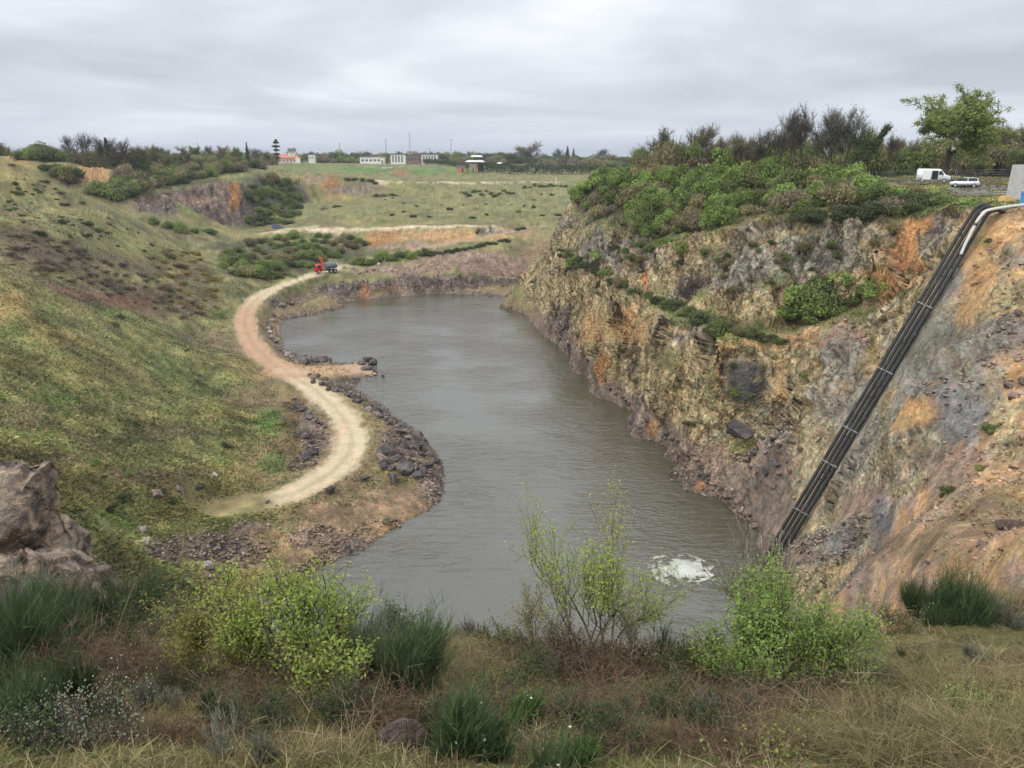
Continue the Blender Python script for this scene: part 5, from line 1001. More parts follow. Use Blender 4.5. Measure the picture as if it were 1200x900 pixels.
# ------------------------------------------------------------ plants on the viewer's side
fr = np.random.RandomState(4242)
def base_at(px, py): return hit(px, py, 3.0)
def leafy_bush(px, py, H, W, leaf, bark, label, seed, stems=11, nleaf=5200, ls=.035, name='leafy_bush', cat='bush', dens=(7, 5), grp=None, up=.22):
    rng = np.random.RandomState(seed); x, y, z = base_at(px, py); root = empty(name, (x, y, z)); St = Acc(); tips = []
    for i in range(stems):
        a = i*2.4+rng.uniform(-.4, .4); q = rng.uniform(.05, .5)*W/H; lean = (math.cos(a)*q, math.sin(a)*q, 1)
        tb, tp = skeleton(rng, H*rng.uniform(.55, .92), .018*H/2, [(dens[0], .5, 36), (dens[1], .5, 38)], start=(math.cos(a)*.12*W*rng.uniform(0, 1), math.sin(a)*.12*W*rng.uniform(0, 1), -.1), lean=lean, up=up, wig=.16)
        for P_, R_, lv in tb: tube_pts(St, P_, np.maximum(R_, .0065 if name == 'bare_bush' else .0035), 4 if lv == 0 else 3)
        tips += tp
    B = np.array([p for p, d in tips]); D = np.array([d for p, d in tips]); j = rng.randint(0, len(B), nleaf); C = B[j]+D[j]*rng.uniform(-.1, .15, (nleaf, 1))+rng.normal(size=(nleaf, 3))*.045
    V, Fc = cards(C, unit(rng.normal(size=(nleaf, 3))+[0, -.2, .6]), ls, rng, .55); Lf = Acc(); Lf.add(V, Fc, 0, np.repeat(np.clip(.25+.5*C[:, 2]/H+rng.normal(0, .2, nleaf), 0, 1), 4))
    St.obj('stems', M[bark], root, True); Lf.obj('leaves', M[leaf], root); tag(root, label, cat, grp); return root
def broom(px, py, H, W, mat, label, seed, n=420, lean=0.0, grp=None, flowers=0, name='broom_bush'):
    """upright tufts of thin green switches"""
    rng = np.random.RandomState(seed); x, y, z = base_at(px, py); root = empty(name, (x, y, z)); A = Acc()
    a = rng.uniform(0, 6.28, n); q = np.sqrt(rng.uniform(0, 1, n)); nc = max(2, int(3+W*3)); cc_ = rng.normal(size=(nc, 2))*W*.24; ch = rng.uniform(.5, 1.0, nc); ch[0] = 1.0; cl = rng.normal(size=(nc, 2))*.22; ci = rng.randint(0, nc, n)
    B = np.stack([cc_[ci, 0]+np.cos(a)*q*W*.07, cc_[ci, 1]+np.sin(a)*q*W*.07, np.full(n, -.05)], 1)
    D = np.stack([np.cos(a)*q*W*.3/H+lean+cl[ci, 0], np.sin(a)*q*W*.3/H+cl[ci, 1], np.ones(n)], 1)+rng.normal(size=(n, 3))*.10; ln = H*ch[ci]*rng.uniform(.35, 1.05, n)*(1.05-.3*q)
    V, Fc = ribbons(B, D, ln, .012, rng, 4, .12, .2); A.add(V, Fc, 0, np.repeat(rng.uniform(0, .7, n), 10))
    m = n*13; k = rng.randint(0, n, m); t_ = rng.uniform(.25, 1, m)[:, None]; Bs = B[k]+unit(D[k])*ln[k][:, None]*t_; Ds = unit(D[k])+rng.normal(size=(m, 3))*.3; V, Fc = ribbons(Bs, Ds, rng.uniform(.08, .26, m)*min(1.3, H), .0085, rng, 2, .05)
    A.add(V, Fc, 0, np.repeat(np.clip(t_[:, 0]*.8+rng.normal(0, .2, m), 0, 1), 6)); 
    if flowers:
        kf = rng.randint(0, n, flowers); tf = rng.uniform(.5, 1, flowers)[:, None]; C = B[kf]+unit(D[kf])*ln[kf][:, None]*tf+rng.normal(size=(flowers, 3))*.03; V, Fc = cards(C, unit(rng.normal(size=(flowers, 3))), .014, rng, .8); A.add(V, Fc, 1, .5)
    A.obj('switches', [M[mat], M['petal']], root)
    tag(root, label, 'broom bush', grp); return root
def tangle(px, py, W, Dp, H, mat, label, seed, n=900, name='bramble_tangle', cat='brambles', wid=.010, droop=.9, grp=None):
    """dead arching stems in a mound"""
    rng = np.random.RandomState(seed); x, y, z = base_at(px, py); root_z = z; a = rng.uniform(0, 6.28, n); q = np.sqrt(rng.uniform(0, 1, n)); B = np.stack([x+np.cos(a)*q*W*.5, y+np.sin(a)*q*Dp*.5, np.zeros(n)], 1); B[:, 2] = height(B[:, 0], B[:, 1])-.03
    D = rng.normal(size=(n, 3))*[.6, .6, .2]+[0, 0, 1]; ln = H*rng.uniform(.5, 1.5, n)*(1.1-.5*q); V, Fc = ribbons(B, D, ln, wid, rng, 5, droop*rng.uniform(.3, 1.2, n), .5); A = Acc(); A.add(V, Fc, 0, np.repeat(rng.uniform(0, 1, n), 12))
    m = n*4; k = rng.randint(0, n, m); Bs = B[k]+unit(D[k])*(ln[k]*rng.uniform(.2, .9, m))[:, None]; V, Fc = ribbons(Bs, rng.normal(size=(m, 3))+[0, 0, .4], rng.uniform(.1, .35, m), wid*.55, rng, 2, .3); A.add(V, Fc, 0, np.repeat(rng.uniform(0, 1, m), 6))
    A.v = [v-np.array([x, y, z]) for v in A.v]; o = A.obj(name, M[mat]); o.location = (x, y, z); tag(o, label, cat, grp); return o
M['leaf_fg'] = leaf_mat('apple_green_leaves', (.13,.20,.04), (.32,.42,.12), rnd=.05)
# dark broom thicket at the left
for i, (px, py, H, W, mt, lb) in enumerate([(15,800,1.35,1.6,'broom','dark green broom at the left edge, nearest the viewer'),(60,770,1.25,1.6,'broom','dark broom just right of the nearest one at the left edge'),(105,748,1.1,1.5,'broom','dark broom in front of the rock outcrop'),(150,735,1.15,1.5,'broom_grey','greyish broom right of the rock outcrop'),(190,728,1.2,1.4,'broom','dark broom beneath the pale rubble of the near shore'),(222,735,1.0,1.2,'broom','smaller dark broom left of the yellow-green bush'),(5,735,1.0,1.5,'broom_grey','greyish broom against the foot of the outcrop at the left edge'),(40,850,.8,1.3,'broom','low dark broom at the lower left')]):
    broom(px, py, H, W, mt, lb, 500+i, 520)
tangle(140, 790, 2.2, 1.3, .8, 'dead', 'dark brown bramble mound under the dark broom at the left', 520, 715)
tangle(60, 810, 2.0, 1.2, .6, 'dead', 'brown bramble mound at the far left under the broom', 521, 495)
# the two leafy bushes left of centre
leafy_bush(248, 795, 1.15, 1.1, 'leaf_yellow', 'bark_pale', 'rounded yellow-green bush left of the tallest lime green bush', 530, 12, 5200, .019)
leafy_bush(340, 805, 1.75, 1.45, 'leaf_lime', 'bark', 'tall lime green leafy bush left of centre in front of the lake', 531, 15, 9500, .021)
leafy_bush(385, 825, .85, .8, 'leaf_lime', 'bark', 'low lime green growth at the right foot of the tall leafy bush', 532, 7, 1800, .024)
broom(425, 805, 1.25, .7, 'broom_grey', 'tall thin greyish broom right of the tall lime green bush', 540, 240); broom(452, 815, 1.25, .9, 'broom', 'dark green broom left of the tawny grass mound', 541, 480); broom(408, 790, 1.15, .5, 'broom_grey', 'sparse grey broom between the lime green bush and the lake', 542, 150)
tangle(330, 830, 1.9, .9, .6, 'dead', 'reddish brown stems under the tall lime green bush', 543, 495); tangle(460, 850, 1.3, .8, .55, 'dead', 'dark brown stems under the dark green broom', 544, 385)
broom(513, 742, .95, .55, 'broom', 'single upright broom standing against the lake left of centre', 545, 170); broom(548, 752, .5, .5, 'broom_grey', 'short grey broom right of the single upright one', 546, 120)
for i, (px, py, H) in enumerate([(575,752,.45),(600,750,.5),(622,752,.45),(640,755,.4),(590,760,.3)]): broom(px, py, H, .3, 'broom_bright', 'thin fresh green sprout on the crest right of the tawny mound', 550+i, 36, grp='green sprouts on the crest')
tangle(500, 775, 1.7, 1.0, .5, 'straw', 'tawny dry grass mound left of centre on the crest', 560, 1430, 'dry_grass_mound', 'dry grass', .007, .7)
tangle(560, 800, 1.6, 1.0, .45, 'straw', 'pale dry grass mound in the middle, right of the tawny one', 561, 825, 'dry_grass_mound', 'dry grass', .007, .8)
tangle(640, 790, 1.9, 1.1, .65, 'dead', 'brown bramble mound on the crest left of the twin saplings', 562, 825); tangle(705, 800, 1.6, 1.1, .7, 'dead', 'brown bramble mound at the foot of the twin saplings', 563, 715); tangle(740, 835, 1.6, 1.0, .55, 'dead', 'brown bramble mound in front of the twin saplings', 564, 550)
tangle(630, 850, 2.0, 1.0, .5, 'dead', 'low brown brambles below the middle of the crest', 565, 550)
# saplings
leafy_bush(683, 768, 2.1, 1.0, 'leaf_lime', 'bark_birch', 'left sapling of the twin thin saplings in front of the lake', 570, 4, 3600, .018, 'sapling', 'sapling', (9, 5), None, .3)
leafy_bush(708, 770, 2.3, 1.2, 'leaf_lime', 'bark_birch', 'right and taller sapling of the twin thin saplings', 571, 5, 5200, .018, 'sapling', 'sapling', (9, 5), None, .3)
leafy_bush(628, 765, 1.2, .6, 'leaf_yellow', 'bark_pale', 'smaller half-bare sapling left of the twin saplings', 572, 4, 800, .015, 'sapling', 'sapling', (7, 5))
leafy_bush(738, 768, 1.1, .7, 'leaf_yellow', 'bark_pale', 'low sparse sapling right of the twin saplings', 573, 4, 700, .015, 'sapling', 'sapling', (7, 5))
tangle(715, 760, 1.2, .5, .8, 'dead', 'fine dead twigs standing behind the twin saplings', 574, 143, 'dead_twigs', 'dead twigs', .007, .2)
broom(757, 790, .78, .6, 'broom', 'small green broom right of the twin saplings', 580, 190); broom(800, 792, .5, .6, 'broom', 'short dark broom left of the big green bush', 581, 170)
# the big bush on the right
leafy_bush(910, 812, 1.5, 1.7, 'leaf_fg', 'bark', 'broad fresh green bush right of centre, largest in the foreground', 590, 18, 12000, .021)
leafy_bush(845, 805, .85, .9, 'leaf_fg', 'bark', 'lower left arm of fresh green leaves beside the broad bush', 591, 8, 2600, .02)
leafy_bush(972, 805, 1.15, 1.0, 'leaf_fg', 'bark_pale', 'fresh green bush at the right flank of the broad bush', 592, 9, 3800, .02)
tangle(830, 800, 1.2, .7, .55, 'dead', 'dark reddish dead stems at the left foot of the broad green bush', 593, 495)
tangle(900, 845, 2.4, .9, .5, 'dead', 'brown brambles in front of the broad green bush', 594, 825)
# bare pale twigs rising in front of the pipes
leafy_bush(893, 775, 2.1, .6, 'leaf_brown', 'bark_pale', 'bare pale twigs rising behind the broad bush, before the foot of the pipes', 595, 7, 60, .012, 'bare_bush', 'bare bush', (8, 6), None, .35)
leafy_bush(940, 740, 1.5, .8, 'leaf_brown', 'bark_pale', 'bare pale twigs between the broad bush and the earth slope', 596, 7, 40, .012, 'bare_bush', 'bare bush', (7, 5), None, .3)
broom(1103, 734, 1.3, 1.3, 'broom', 'large dark green broom on the right crest below the earth slope', 600, 900); broom(1145, 728, .75, .7, 'broom', 'smaller broom against the right side of the large one', 601, 300)
tangle(1040, 745, 1.8, 1.0, .4, 'dead', 'low brown stems left of the large dark broom', 602, 495); tangle(1180, 715, 1.8, 1.0, .5, 'straw', 'tall straw grass on the crest at the right edge', 603, 715, 'dry_grass_mound', 'dry grass', .008, .5)
broom(578, 893, .75, .9, 'broom', 'bright green gorse at the bottom, right of the rounded boulder', 610, 620, 0, None, 70); broom(602, 868, .6, .4, 'broom_bright', 'thin green gorse sprig with white flowers above the bottom bush', 611, 150, 0, None, 60)
broom(672, 905, .35, .45, 'broom_bright', 'low green gorse at the bottom right of the larger bright one', 612, 420); broom(310, 895, .6, .35, 'broom_grey', 'short grey-green sprig at the bottom left of the boulder', 613, 90)
broom(405, 838, .4, .5, 'broom_bright', 'small blue-green herb above the rounded boulder', 614, 120)
for i, (px, py, H, W) in enumerate([(95,870,.75,.9),(125,880,.6,.8),(70,890,.5,.7)]): leafy_bush(px, py, H, W, 'leaf_grey', 'bark', ['willowy sprig of pale buds at the lower left, tallest of three','willowy sprig of pale buds right of the tallest one','willowy sprig of pale buds at the very bottom left'][i], 620+i, 5, 420, .012, 'budding_sprig', 'sprig', (6, 4), 'budding sprigs at the lower left')
for i, (px, py, H) in enumerate([(836,868,.22),(940,868,.3),(850,898,.25),(905,898,.28),(935,900,.22)]): leafy_bush(px, py, H, .35, 'leaf_lime', 'bark_pale', ['small lime green seedling left at the bottom right','slender lime green seedling standing apart at the bottom right','low lime seedling at the bottom edge below the left one','lime seedling at the bottom edge in the middle','lime seedling at the bottom edge to the right'][i], 630+i, 3, 110, .016, 'seedling', 'seedling', (4, 3), 'lime seedlings at the bottom')
for i, (px, py, W, H) in enumerate([(1090,890,1.5,.65),(1160,870,1.5,.6),(1030,900,1.2,.5),(1190,810,1.6,.5),(1120,800,1.6,.4),(1060,820,1.6,.4),(990,880,1.2,.45)]): tangle(px, py, W, 1.0, H, 'straw' if i in (0, 3) else 'grassmix', ['spiky pale dry grass at the bottom right','pale dry grass in the lower right corner','dry grass left of the spiky tuft at the bottom right','dry grass mound at the right edge below the crest','low dry grass below the large dark broom','low dry grass left below the large dark broom','short dry grass right of the lime seedlings'][i], 640+i, 260, 'dry_grass_mound', 'dry grass', .009, .5)
for i, (px, py, H) in enumerate([(365,905,.42),(390,900,.5),(415,902,.55),(290,905,.4),(335,903,.45)]): tangle(px, py, .18, .12, H, 'straw', ['pale dry stalks at the bottom, second left of the boulder','pale dry stalks at the bottom, third left of the boulder','tallest pale dry stalks at the bottom just left of the boulder','pale dry stalks at the bottom left','pale dry stalks between the sprig and the tall stalks'][i], 660+i, 26, 'dry_stalks', 'dry stalks', .008, .08, 'dry stalks at the bottom')
# the short grass, moss and litter that cover the near ground
n = 230000; Y = 2.8+13.5*fr.uniform(0, 1, n)**1.1; X = fr.uniform(-1, 1, n)*(.78*Y+1.2); B = np.stack([X, Y, height(X, Y)-.01], 1)
pz = fbm(X/1.1, Y/1.1, 61, 4); pm = fbm(X/.45, Y/.45, 62, 3); ln = .05+.20*fr.uniform(0, 1, n)**2*(.3+pz*1.7)
D = fr.normal(size=(n, 3))*[.5, .5, .2]+[0, 0, 1]; V, Fc = ribbons(B, D, ln, .008+.006*fr.uniform(0, 1, n), fr, 2, fr.uniform(.2, 1.1, n))
st = sstep(.47, .62, pz)[:, None]; gr = sstep(.48, .62, pm)[:, None]; col = np.array([.13, .085, .045])*(1-st)+np.array([.28, .235, .11])*st; col = col*(1-gr*.75)+np.array([.10, .135, .04])*gr*.75
rt = sstep(.4, 1.0, X/Y)[:, None]; col = col*(1-rt*.4)+np.array([.32, .28, .14])*rt*.4; col = col*fr.uniform(.35, 1.6, (n, 1)); colored_stuff('near_grass', V, Fc, np.repeat(col, 6, 0), M['tuft'])
# small broad leaves and moss clumps
n = 26000; Y = 2.6+11*fr.uniform(0, 1, n); X = fr.uniform(-1, 1, n)*(.78*Y+1); k = (fbm(X/.7, Y/.7, 71, 3) > .52); X, Y = X[k], Y[k]; n = len(X); B = np.stack([X, Y, height(X, Y)+fr.uniform(.0, .07, n)], 1)
V, Fc = cards(B, unit(fr.normal(size=(n, 3))*.6+[0, 0, 1]), .018, fr); col = np.array([[.12, .17, .05]])*fr.uniform(.5, 1.6, (n, 1))*np.where(fr.uniform(size=(n, 1)) < .25, [[1.9, .95, .8]], [[1, 1, 1]]); colored_stuff('ground_herbs', V, Fc, np.repeat(col, 4, 0), M['tuft'])

# further low growth that breaks up the crest and the slope in front of it
for i, (px, py, H, W, mt, n_, lb) in enumerate([(520,800,.4,.5,'broom',150,'small dark broom in the middle of the tawny grass'),(700,860,.35,.5,'broom',140,'small dark broom below the twin saplings'),(790,850,.45,.6,'broom',170,'dark broom sprout left below the broad green bush'),(870,850,.4,.5,'broom_grey',110,'grey sprout in the brambles below the broad green bush'),
    (960,850,.35,.5,'broom',130,'small green sprout right below the broad green bush'),(1010,790,.45,.6,'broom_grey',150,'greyish sprout right of the broad green bush'),(1075,780,.3,.5,'broom',110,'low sprout between the broad bush and the large dark broom'),(1150,780,.35,.6,'broom_grey',110,'greyish sprout in the dry grass below the large dark broom'),
    (250,850,.35,.5,'broom',120,'small dark sprout below the yellow-green bush'),(180,830,.4,.6,'broom_grey',140,'grey sprout between the dark brambles and the sprigs'),(540,840,.5,.5,'broom',150,'dark sprout left above the bright gorse'),(620,810,.4,.5,'broom',130,'green sprout in the brambles left of the saplings'),
    (775,800,.45,.5,'broom_bright',120,'fresh sprout at the left foot of the broad green bush'),(1195,740,.5,.6,'broom_grey',120,'grey sprout on the crest at the right edge')]): broom(px, py, H, W, mt, lb, 700+i, n_)
for i, (px, py, W, D_, H, mt, n_, lb) in enumerate([(215,870,1.2,.7,.3,'dead',420,'low reddish brown stems below the yellow-green bush'),(560,870,1.0,.6,.3,'dead',360,'low dark stems left of the bright gorse'),(760,880,1.4,.6,.3,'dead',460,'low brown stems around the near-black stone'),(880,890,1.2,.6,.35,'dead',420,'low brown stems at the bottom among the lime seedlings'),(620,885,.8,.5,.3,'straw',240,'dry tuft between the two green gorse clumps')]): tangle(px, py, W, D_, H, mt, lb, 740+i, n_, 'bramble_patch' if mt == 'dead' else 'dry_grass_mound', 'brambles' if mt == 'dead' else 'dry grass', .008, .7)

# small dense dark-leaved bushes among the brambles
M['leaf_bramble'] = leaf_mat('dark_bramble_leaves', (.035,.055,.022), (.10,.14,.05), rnd=.25)
for i, (px, py, H, W, lf, lb) in enumerate([(300,862,.5,.8,'leaf_bramble','dark leafy bramble below the left bushes'),(478,812,.6,.7,'leaf_bramble','dark leafy bramble between the dark broom and the tawny grass'),(525,868,.5,.7,'leaf_bramble','dark leafy bramble left of the bottom broom'),(585,835,.5,.7,'leaf_mid','mid green leafy bramble above the bottom broom'),
    (655,862,.45,.7,'leaf_bramble','dark leafy bramble below the middle of the crest'),(725,880,.45,.8,'leaf_bramble','dark leafy bramble left of the near-black stone'),(765,840,.5,.7,'leaf_mid','green leafy bramble between the saplings and the broad bush'),(825,872,.4,.6,'leaf_bramble','low dark bramble by the left lime seedling'),
    (110,842,.5,.9,'leaf_bramble','dark leafy bramble above the pale budding sprigs'),(205,822,.55,.9,'leaf_bramble','dark leafy bramble left below the yellow-green bush'),(25,885,.5,.8,'leaf_bramble','dark leafy bramble at the lower left corner'),(395,850,.5,.7,'leaf_bramble','dark leafy bramble above the dry stalks'),(875,835,.5,.8,'leaf_bramble','dark leafy bramble under the broad green bush'),
    (1000,835,.4,.7,'leaf_mid','green leafy bramble right below the broad green bush'),(1060,865,.35,.6,'leaf_bramble','small dark bramble in the pale dry grass'),(1130,835,.35,.6,'leaf_mid','small green bramble in the dry grass at the right'),(630,800,.55,.7,'leaf_bramble','dark bramble at the foot of the half-bare sapling')]):
    leafy_bush(px, py, H, W, lf, 'bark', lb, 800+i, 9, 1500, .014, 'bramble_bush', 'bramble bush', (6, 4), None, .05)

# tussocks of every shade, from straw to moss green, that cushion the near slope
n = 2600; Y = 3.0+11.5*fr.uniform(0, 1, n)**.9; X = fr.uniform(-1, 1, n)*(.76*Y+.8); base = np.stack([X, Y, height(X, Y)-.02], 1); per = 46
sz = fr.uniform(.07, .26, n)*(.6+.8*vnoise(X/1.3, Y/1.3, 91)); pal = np.array([[.34,.28,.14],[.26,.24,.10],[.15,.165,.055],[.10,.125,.04],[.19,.125,.07],[.12,.08,.045],[.40,.35,.21],[.22,.20,.09]])
reg = vnoise(X/1.6, Y/1.6, 93)+.25*(X/Y); pi_ = np.clip((reg+fr.normal(0, .28, n))*8, 0, 7.99).astype(int); pi_ = np.array([5, 3, 2, 4, 1, 7, 0, 6])[pi_]
B = np.repeat(base, per, 0)+fr.normal(size=(n*per, 3))*np.repeat(sz, per)[:, None]*[.22, .22, 0]; D = fr.normal(size=(n*per, 3))*[.75, .75, .25]+[0, 0, .8]; s_ = np.repeat(sz, per)
V, Fc = ribbons(B, D, s_*fr.uniform(.5, 1.25, n*per), .0095, fr, 2, fr.uniform(.3, 1.2, n*per)); colv = np.repeat(pal[pi_], per, 0)*fr.uniform(.45, 1.45, (n*per, 1)); colored_stuff('grass_tussocks', V, Fc, np.repeat(colv, 6, 0), M['tuft'])

# taller growth along the crest
for i, (px, py, H, W, lf, nl_, lb) in enumerate([(470,775,.85,.8,'leaf_bramble',2600,'dark leafy shrub on the crest right of the dark broom'),(600,778,.65,.8,'leaf_mid',1500,'mid green shrub on the crest in the middle'),(655,785,.8,.9,'leaf_brown',1300,'brown twiggy shrub on the crest left of the saplings'),(735,790,.75,.8,'leaf_brown',1200,'brown twiggy shrub on the crest right of the saplings'),
    (300,800,.8,.8,'leaf_olive',1800,'olive shrub between the yellow-green and the lime green bush'),(790,800,.6,.7,'leaf_bramble',1700,'dark leafy shrub on the crest left of the broad green bush'),(1050,745,.6,.9,'leaf_olive',1500,'olive shrub on the crest left of the large dark broom'),(1165,730,.55,.9,'leaf_brown',1000,'brown shrub on the crest right of the large dark broom'),(165,765,.9,1.2,'leaf_bramble',3200,'dark leafy shrub among the dark broom at the left'),(60,745,.9,1.2,'leaf_bramble',3000,'dark leafy shrub under the rock outcrop')]):
    leafy_bush(px, py, H, W, lf, 'bark', lb, 900+i, 10, nl_, .017, 'crest_shrub', 'shrub', (6, 4), None, .12)
# ------------------------------------------------------------ built things
def plain(name, c, rough=.6, metal=0.0, noise=.12, spec=.4, sc=3.0):
    m, t, o, b = new_mat(name); tc_ = N(t, 'ShaderNodeTexCoord'); k = mrange(t, noise_node(t, tc_.outputs['Object'], sc, 6, .65), .3, .7, 1-noise, 1+noise)
    s = N(t, 'ShaderNodeVectorMath', operation='SCALE'); s.inputs[0].default_value = c; L(t, k, s.inputs['Scale']); L(t, s.outputs[0], b.inputs['Base Color'])
    b.inputs['Roughness'].default_value = rough; b.inputs['Metallic'].default_value = metal; b.inputs['Specular IOR Level'].default_value = spec; return m
for k_, c_, r_ in [('black_plastic', (.014,.0145,.016), .5), ('white_pipe', (.62,.62,.60), .4), ('steel', (.45,.46,.47), .45), ('dark_steel', (.05,.05,.055), .6), ('white_paint', (.80,.81,.82), .25), ('glass_dark', (.03,.035,.04), .08), ('tyre', (.02,.02,.02), .8),
    ('rim', (.4,.4,.42), .35), ('red_paint', (.55,.03,.03), .35), ('orange_paint', (.75,.13,.05), .5), ('blue_paint', (.05,.10,.30), .35), ('tail_red', (.4,.02,.02), .3), ('lamp_clear', (.7,.7,.66), .15), ('tank', (.13,.15,.18), .4), ('concrete', (.50,.49,.47), .85), ('render_white', (.75,.74,.70), .8),
    ('render_pink', (.62,.47,.42), .85), ('tile_orange', (.50,.22,.14), .85), ('roof_dark', (.10,.10,.11), .7), ('window', (.10,.12,.14), .15), ('brown_clad', (.22,.16,.12), .7), ('brick', (.46,.24,.14), .85), ('canopy', (.74,.73,.68), .6), ('wood_pole', (.16,.13,.10), .85), ('galv', (.35,.37,.38), .5), ('bright_blue', (.08,.30,.62), .4)]:
    M[k_] = plain(k_, c_, r_)
M['concrete'] = plain('concrete', (.50,.49,.47), .85, 0, .22, .3, 1.2)
class Bx:
    def __init__(s): s.bm = bmesh.new()
    def box(s, c, d, rz=0, taper=1.0, bev=0):
        r = bmesh.ops.create_cube(s.bm, size=1.0); vs = r['verts']
        for v in vs:
            k = taper if v.co.z > 0 else 1.0; v.co = Vector((v.co.x*d[0]*k, v.co.y*d[1]*k, v.co.z*d[2]))
        if bev:
            es = list({e for v in vs for e in v.link_edges}); rr_ = bmesh.ops.bevel(s.bm, geom=es, offset=bev, segments=2, affect='EDGES'); vs = list({v for f in rr_['faces'] for v in f.verts}|{v for v in vs if v.is_valid})
        bmesh.ops.rotate(s.bm, verts=vs, cent=(0, 0, 0), matrix=Matrix.Rotation(rz, 3, 'Z')); bmesh.ops.translate(s.bm, verts=vs, vec=c); return s
    def cyl(s, a, b, r, seg=12, r2=None):
        a, b = Vector(a), Vector(b); d = b-a; q = bmesh.ops.create_cone(s.bm, cap_ends=True, segments=seg, radius1=r, radius2=r if r2 is None else r2, depth=d.length)
        bmesh.ops.rotate(s.bm, verts=q['verts'], cent=(0, 0, 0), matrix=d.to_track_quat('Z', 'Y').to_matrix()); bmesh.ops.translate(s.bm, verts=q['verts'], vec=(a+b)/2); return s
    def prism(s, prof, y0, y1, bev=0, inset=None):
        """side profile (x, z) extruded across y; inset narrows points above a height"""
        n = len(prof); A_ = [s.bm.verts.new((x, y0+(inset(z) if inset else 0), z)) for x, z in prof]; B_ = [s.bm.verts.new((x, y1-(inset(z) if inset else 0), z)) for x, z in prof]
        fs = [s.bm.faces.new(A_[::-1]), s.bm.faces.new(B_)]+[s.bm.faces.new((A_[i], A_[(i+1) % n], B_[(i+1) % n], B_[i])) for i in range(n)]
        if bev: bmesh.ops.bevel(s.bm, geom=list({e for f in fs for e in f.edges}), offset=bev, segments=2, affect='EDGES')
        return s
    def poly(s, pts_):
        s.bm.faces.new([s.bm.verts.new(p) for p in pts_]); return s
    def obj(s, name, mat, parent=None, smooth=False):
        bmesh.ops.recalc_face_normals(s.bm, faces=s.bm.faces); me = bpy.data.meshes.new(name); s.bm.to_mesh(me); s.bm.free(); me.materials.append(M[mat])
        for p in me.polygons: p.use_smooth = smooth
        o = bpy.data.objects.new(name, me); COL.objects.link(o); o.parent = parent; return o
def tube_obj(name, path, r, mat, parent, sides=12):
    A = Acc(); tube_pts(A, path, np.full(len(path), r), sides); v = np.concatenate(A.v); return mesh_obj(name, v, np.concatenate(A.f), M[mat], parent, True)

# the four black pipes down the slope, with clamps and props
PT = np.array(P(1147, 252, d=82.6)); PB = np.array(P(905, 655, d=73.4)); pd = unit(PB-PT); view = unit((PT+PB)/2); wv_ = unit(np.cross(pd, view)); nv = unit(np.cross(wv_, pd)); nv = nv if nv.dot(view) < 0 else -nv
pipes = empty('pipeline', tuple(PB)); tag(pipes, 'bundle of black pipes running down the right cliff into the lake', 'pipeline')
o0 = np.array(pipes.location); rgt = unit(np.array(P(1200, 247, d=88))-PT)
PB2 = PB+pd*3.0
for i, off in enumerate((-.66, -.22, .22, .66)):
    L_ = np.linalg.norm(PB2-PT); q = [PT+pd*L_*k/14+wv_*off*(1+.04*math.sin(k*1.7+i))+nv*.08*math.sin(k*1.3+i*2) for k in range(15)]
    top = PT+wv_*off; bend = [top-pd*.5+rgt*.15, top-pd*.8+rgt*.7+np.array([0, 0, -.0]), top-pd*.85+rgt*1.6]; end = np.array(P(1186, 251.5+off*1.1, d=84.6)) 
    path = [end, *bend[::-1], *q]
    tube_obj('pipe', np.array(path)-o0, .185, 'black_plastic', pipes)
for k in (.26, .45, .62, .72, .86):
    c = PT+(PB-PT)*k; b_ = Bx()
    for off in (-.44, .44): b_.cyl(c+wv_*(off-.34)+nv*.21-o0, c+wv_*(off+.34)+nv*.21-o0, .055, 6); b_.cyl(c+wv_*(off-.34)-nv*.21-o0, c+wv_*(off+.34)-nv*.21-o0, .055, 6)
    b_.obj('clamp', 'steel' if k in (.26, .45, .62, .72) else 'galv', pipes)
for k in (.2, .3, .42, .55, .66, .78, .88):       # collars where lengths of pipe are joined
    for off in (-.66, -.22, .22, .66):
        kk_ = k+.02*math.sin(off*9+k*30); c = PT+(PB2-PT)*kk_+wv_*off*(1+.04*math.sin(kk_*14*1.7)); Bx().cyl(c-pd*.18-o0, c+pd*.18-o0, .205, 12).obj('collar', 'dark_steel', pipes)
for k, ax_ in ((.155, 2.6), (.175, 1.6), (.5, 2.4), (.53, 1.5), (.75, 2.2), (.77, 1.6), (.37, 1.4), (.64, 1.2)):
    c = PT+(PB-PT)*k+wv_*-.2; tgt = c+np.array([1.0, .25, 0])*ax_ if True else c; tz = hz(tgt[0], tgt[1]); tgt[2] = min(c[2]+.2, max(tz, c[2]-1.9)); Bx().cyl(c-nv*.2-o0, tgt-o0, .07, 6).box(tuple(tgt-o0), (.3, .3, .15)).obj('prop', 'dark_steel', pipes)
wp = [np.array(P(x+4, y-1, d=d-1.9)) for x, y, d in [(1122,299,83.0),(1130,281,83.2),(1140,262,83.4),(1146,253.5,83.5),(1151,248.5,83.8),(1160,246,84.3),(1175,243.5,85),(1190,241.5,86),(1210,239.5,87)]]
wpipe = tube_obj('white_pipe', np.array(smooth_line(wp, 4)), .15, 'white_pipe', None); tag(wpipe, 'white pipe bent over the top of the black pipes at the right cliff rim', 'pipe')
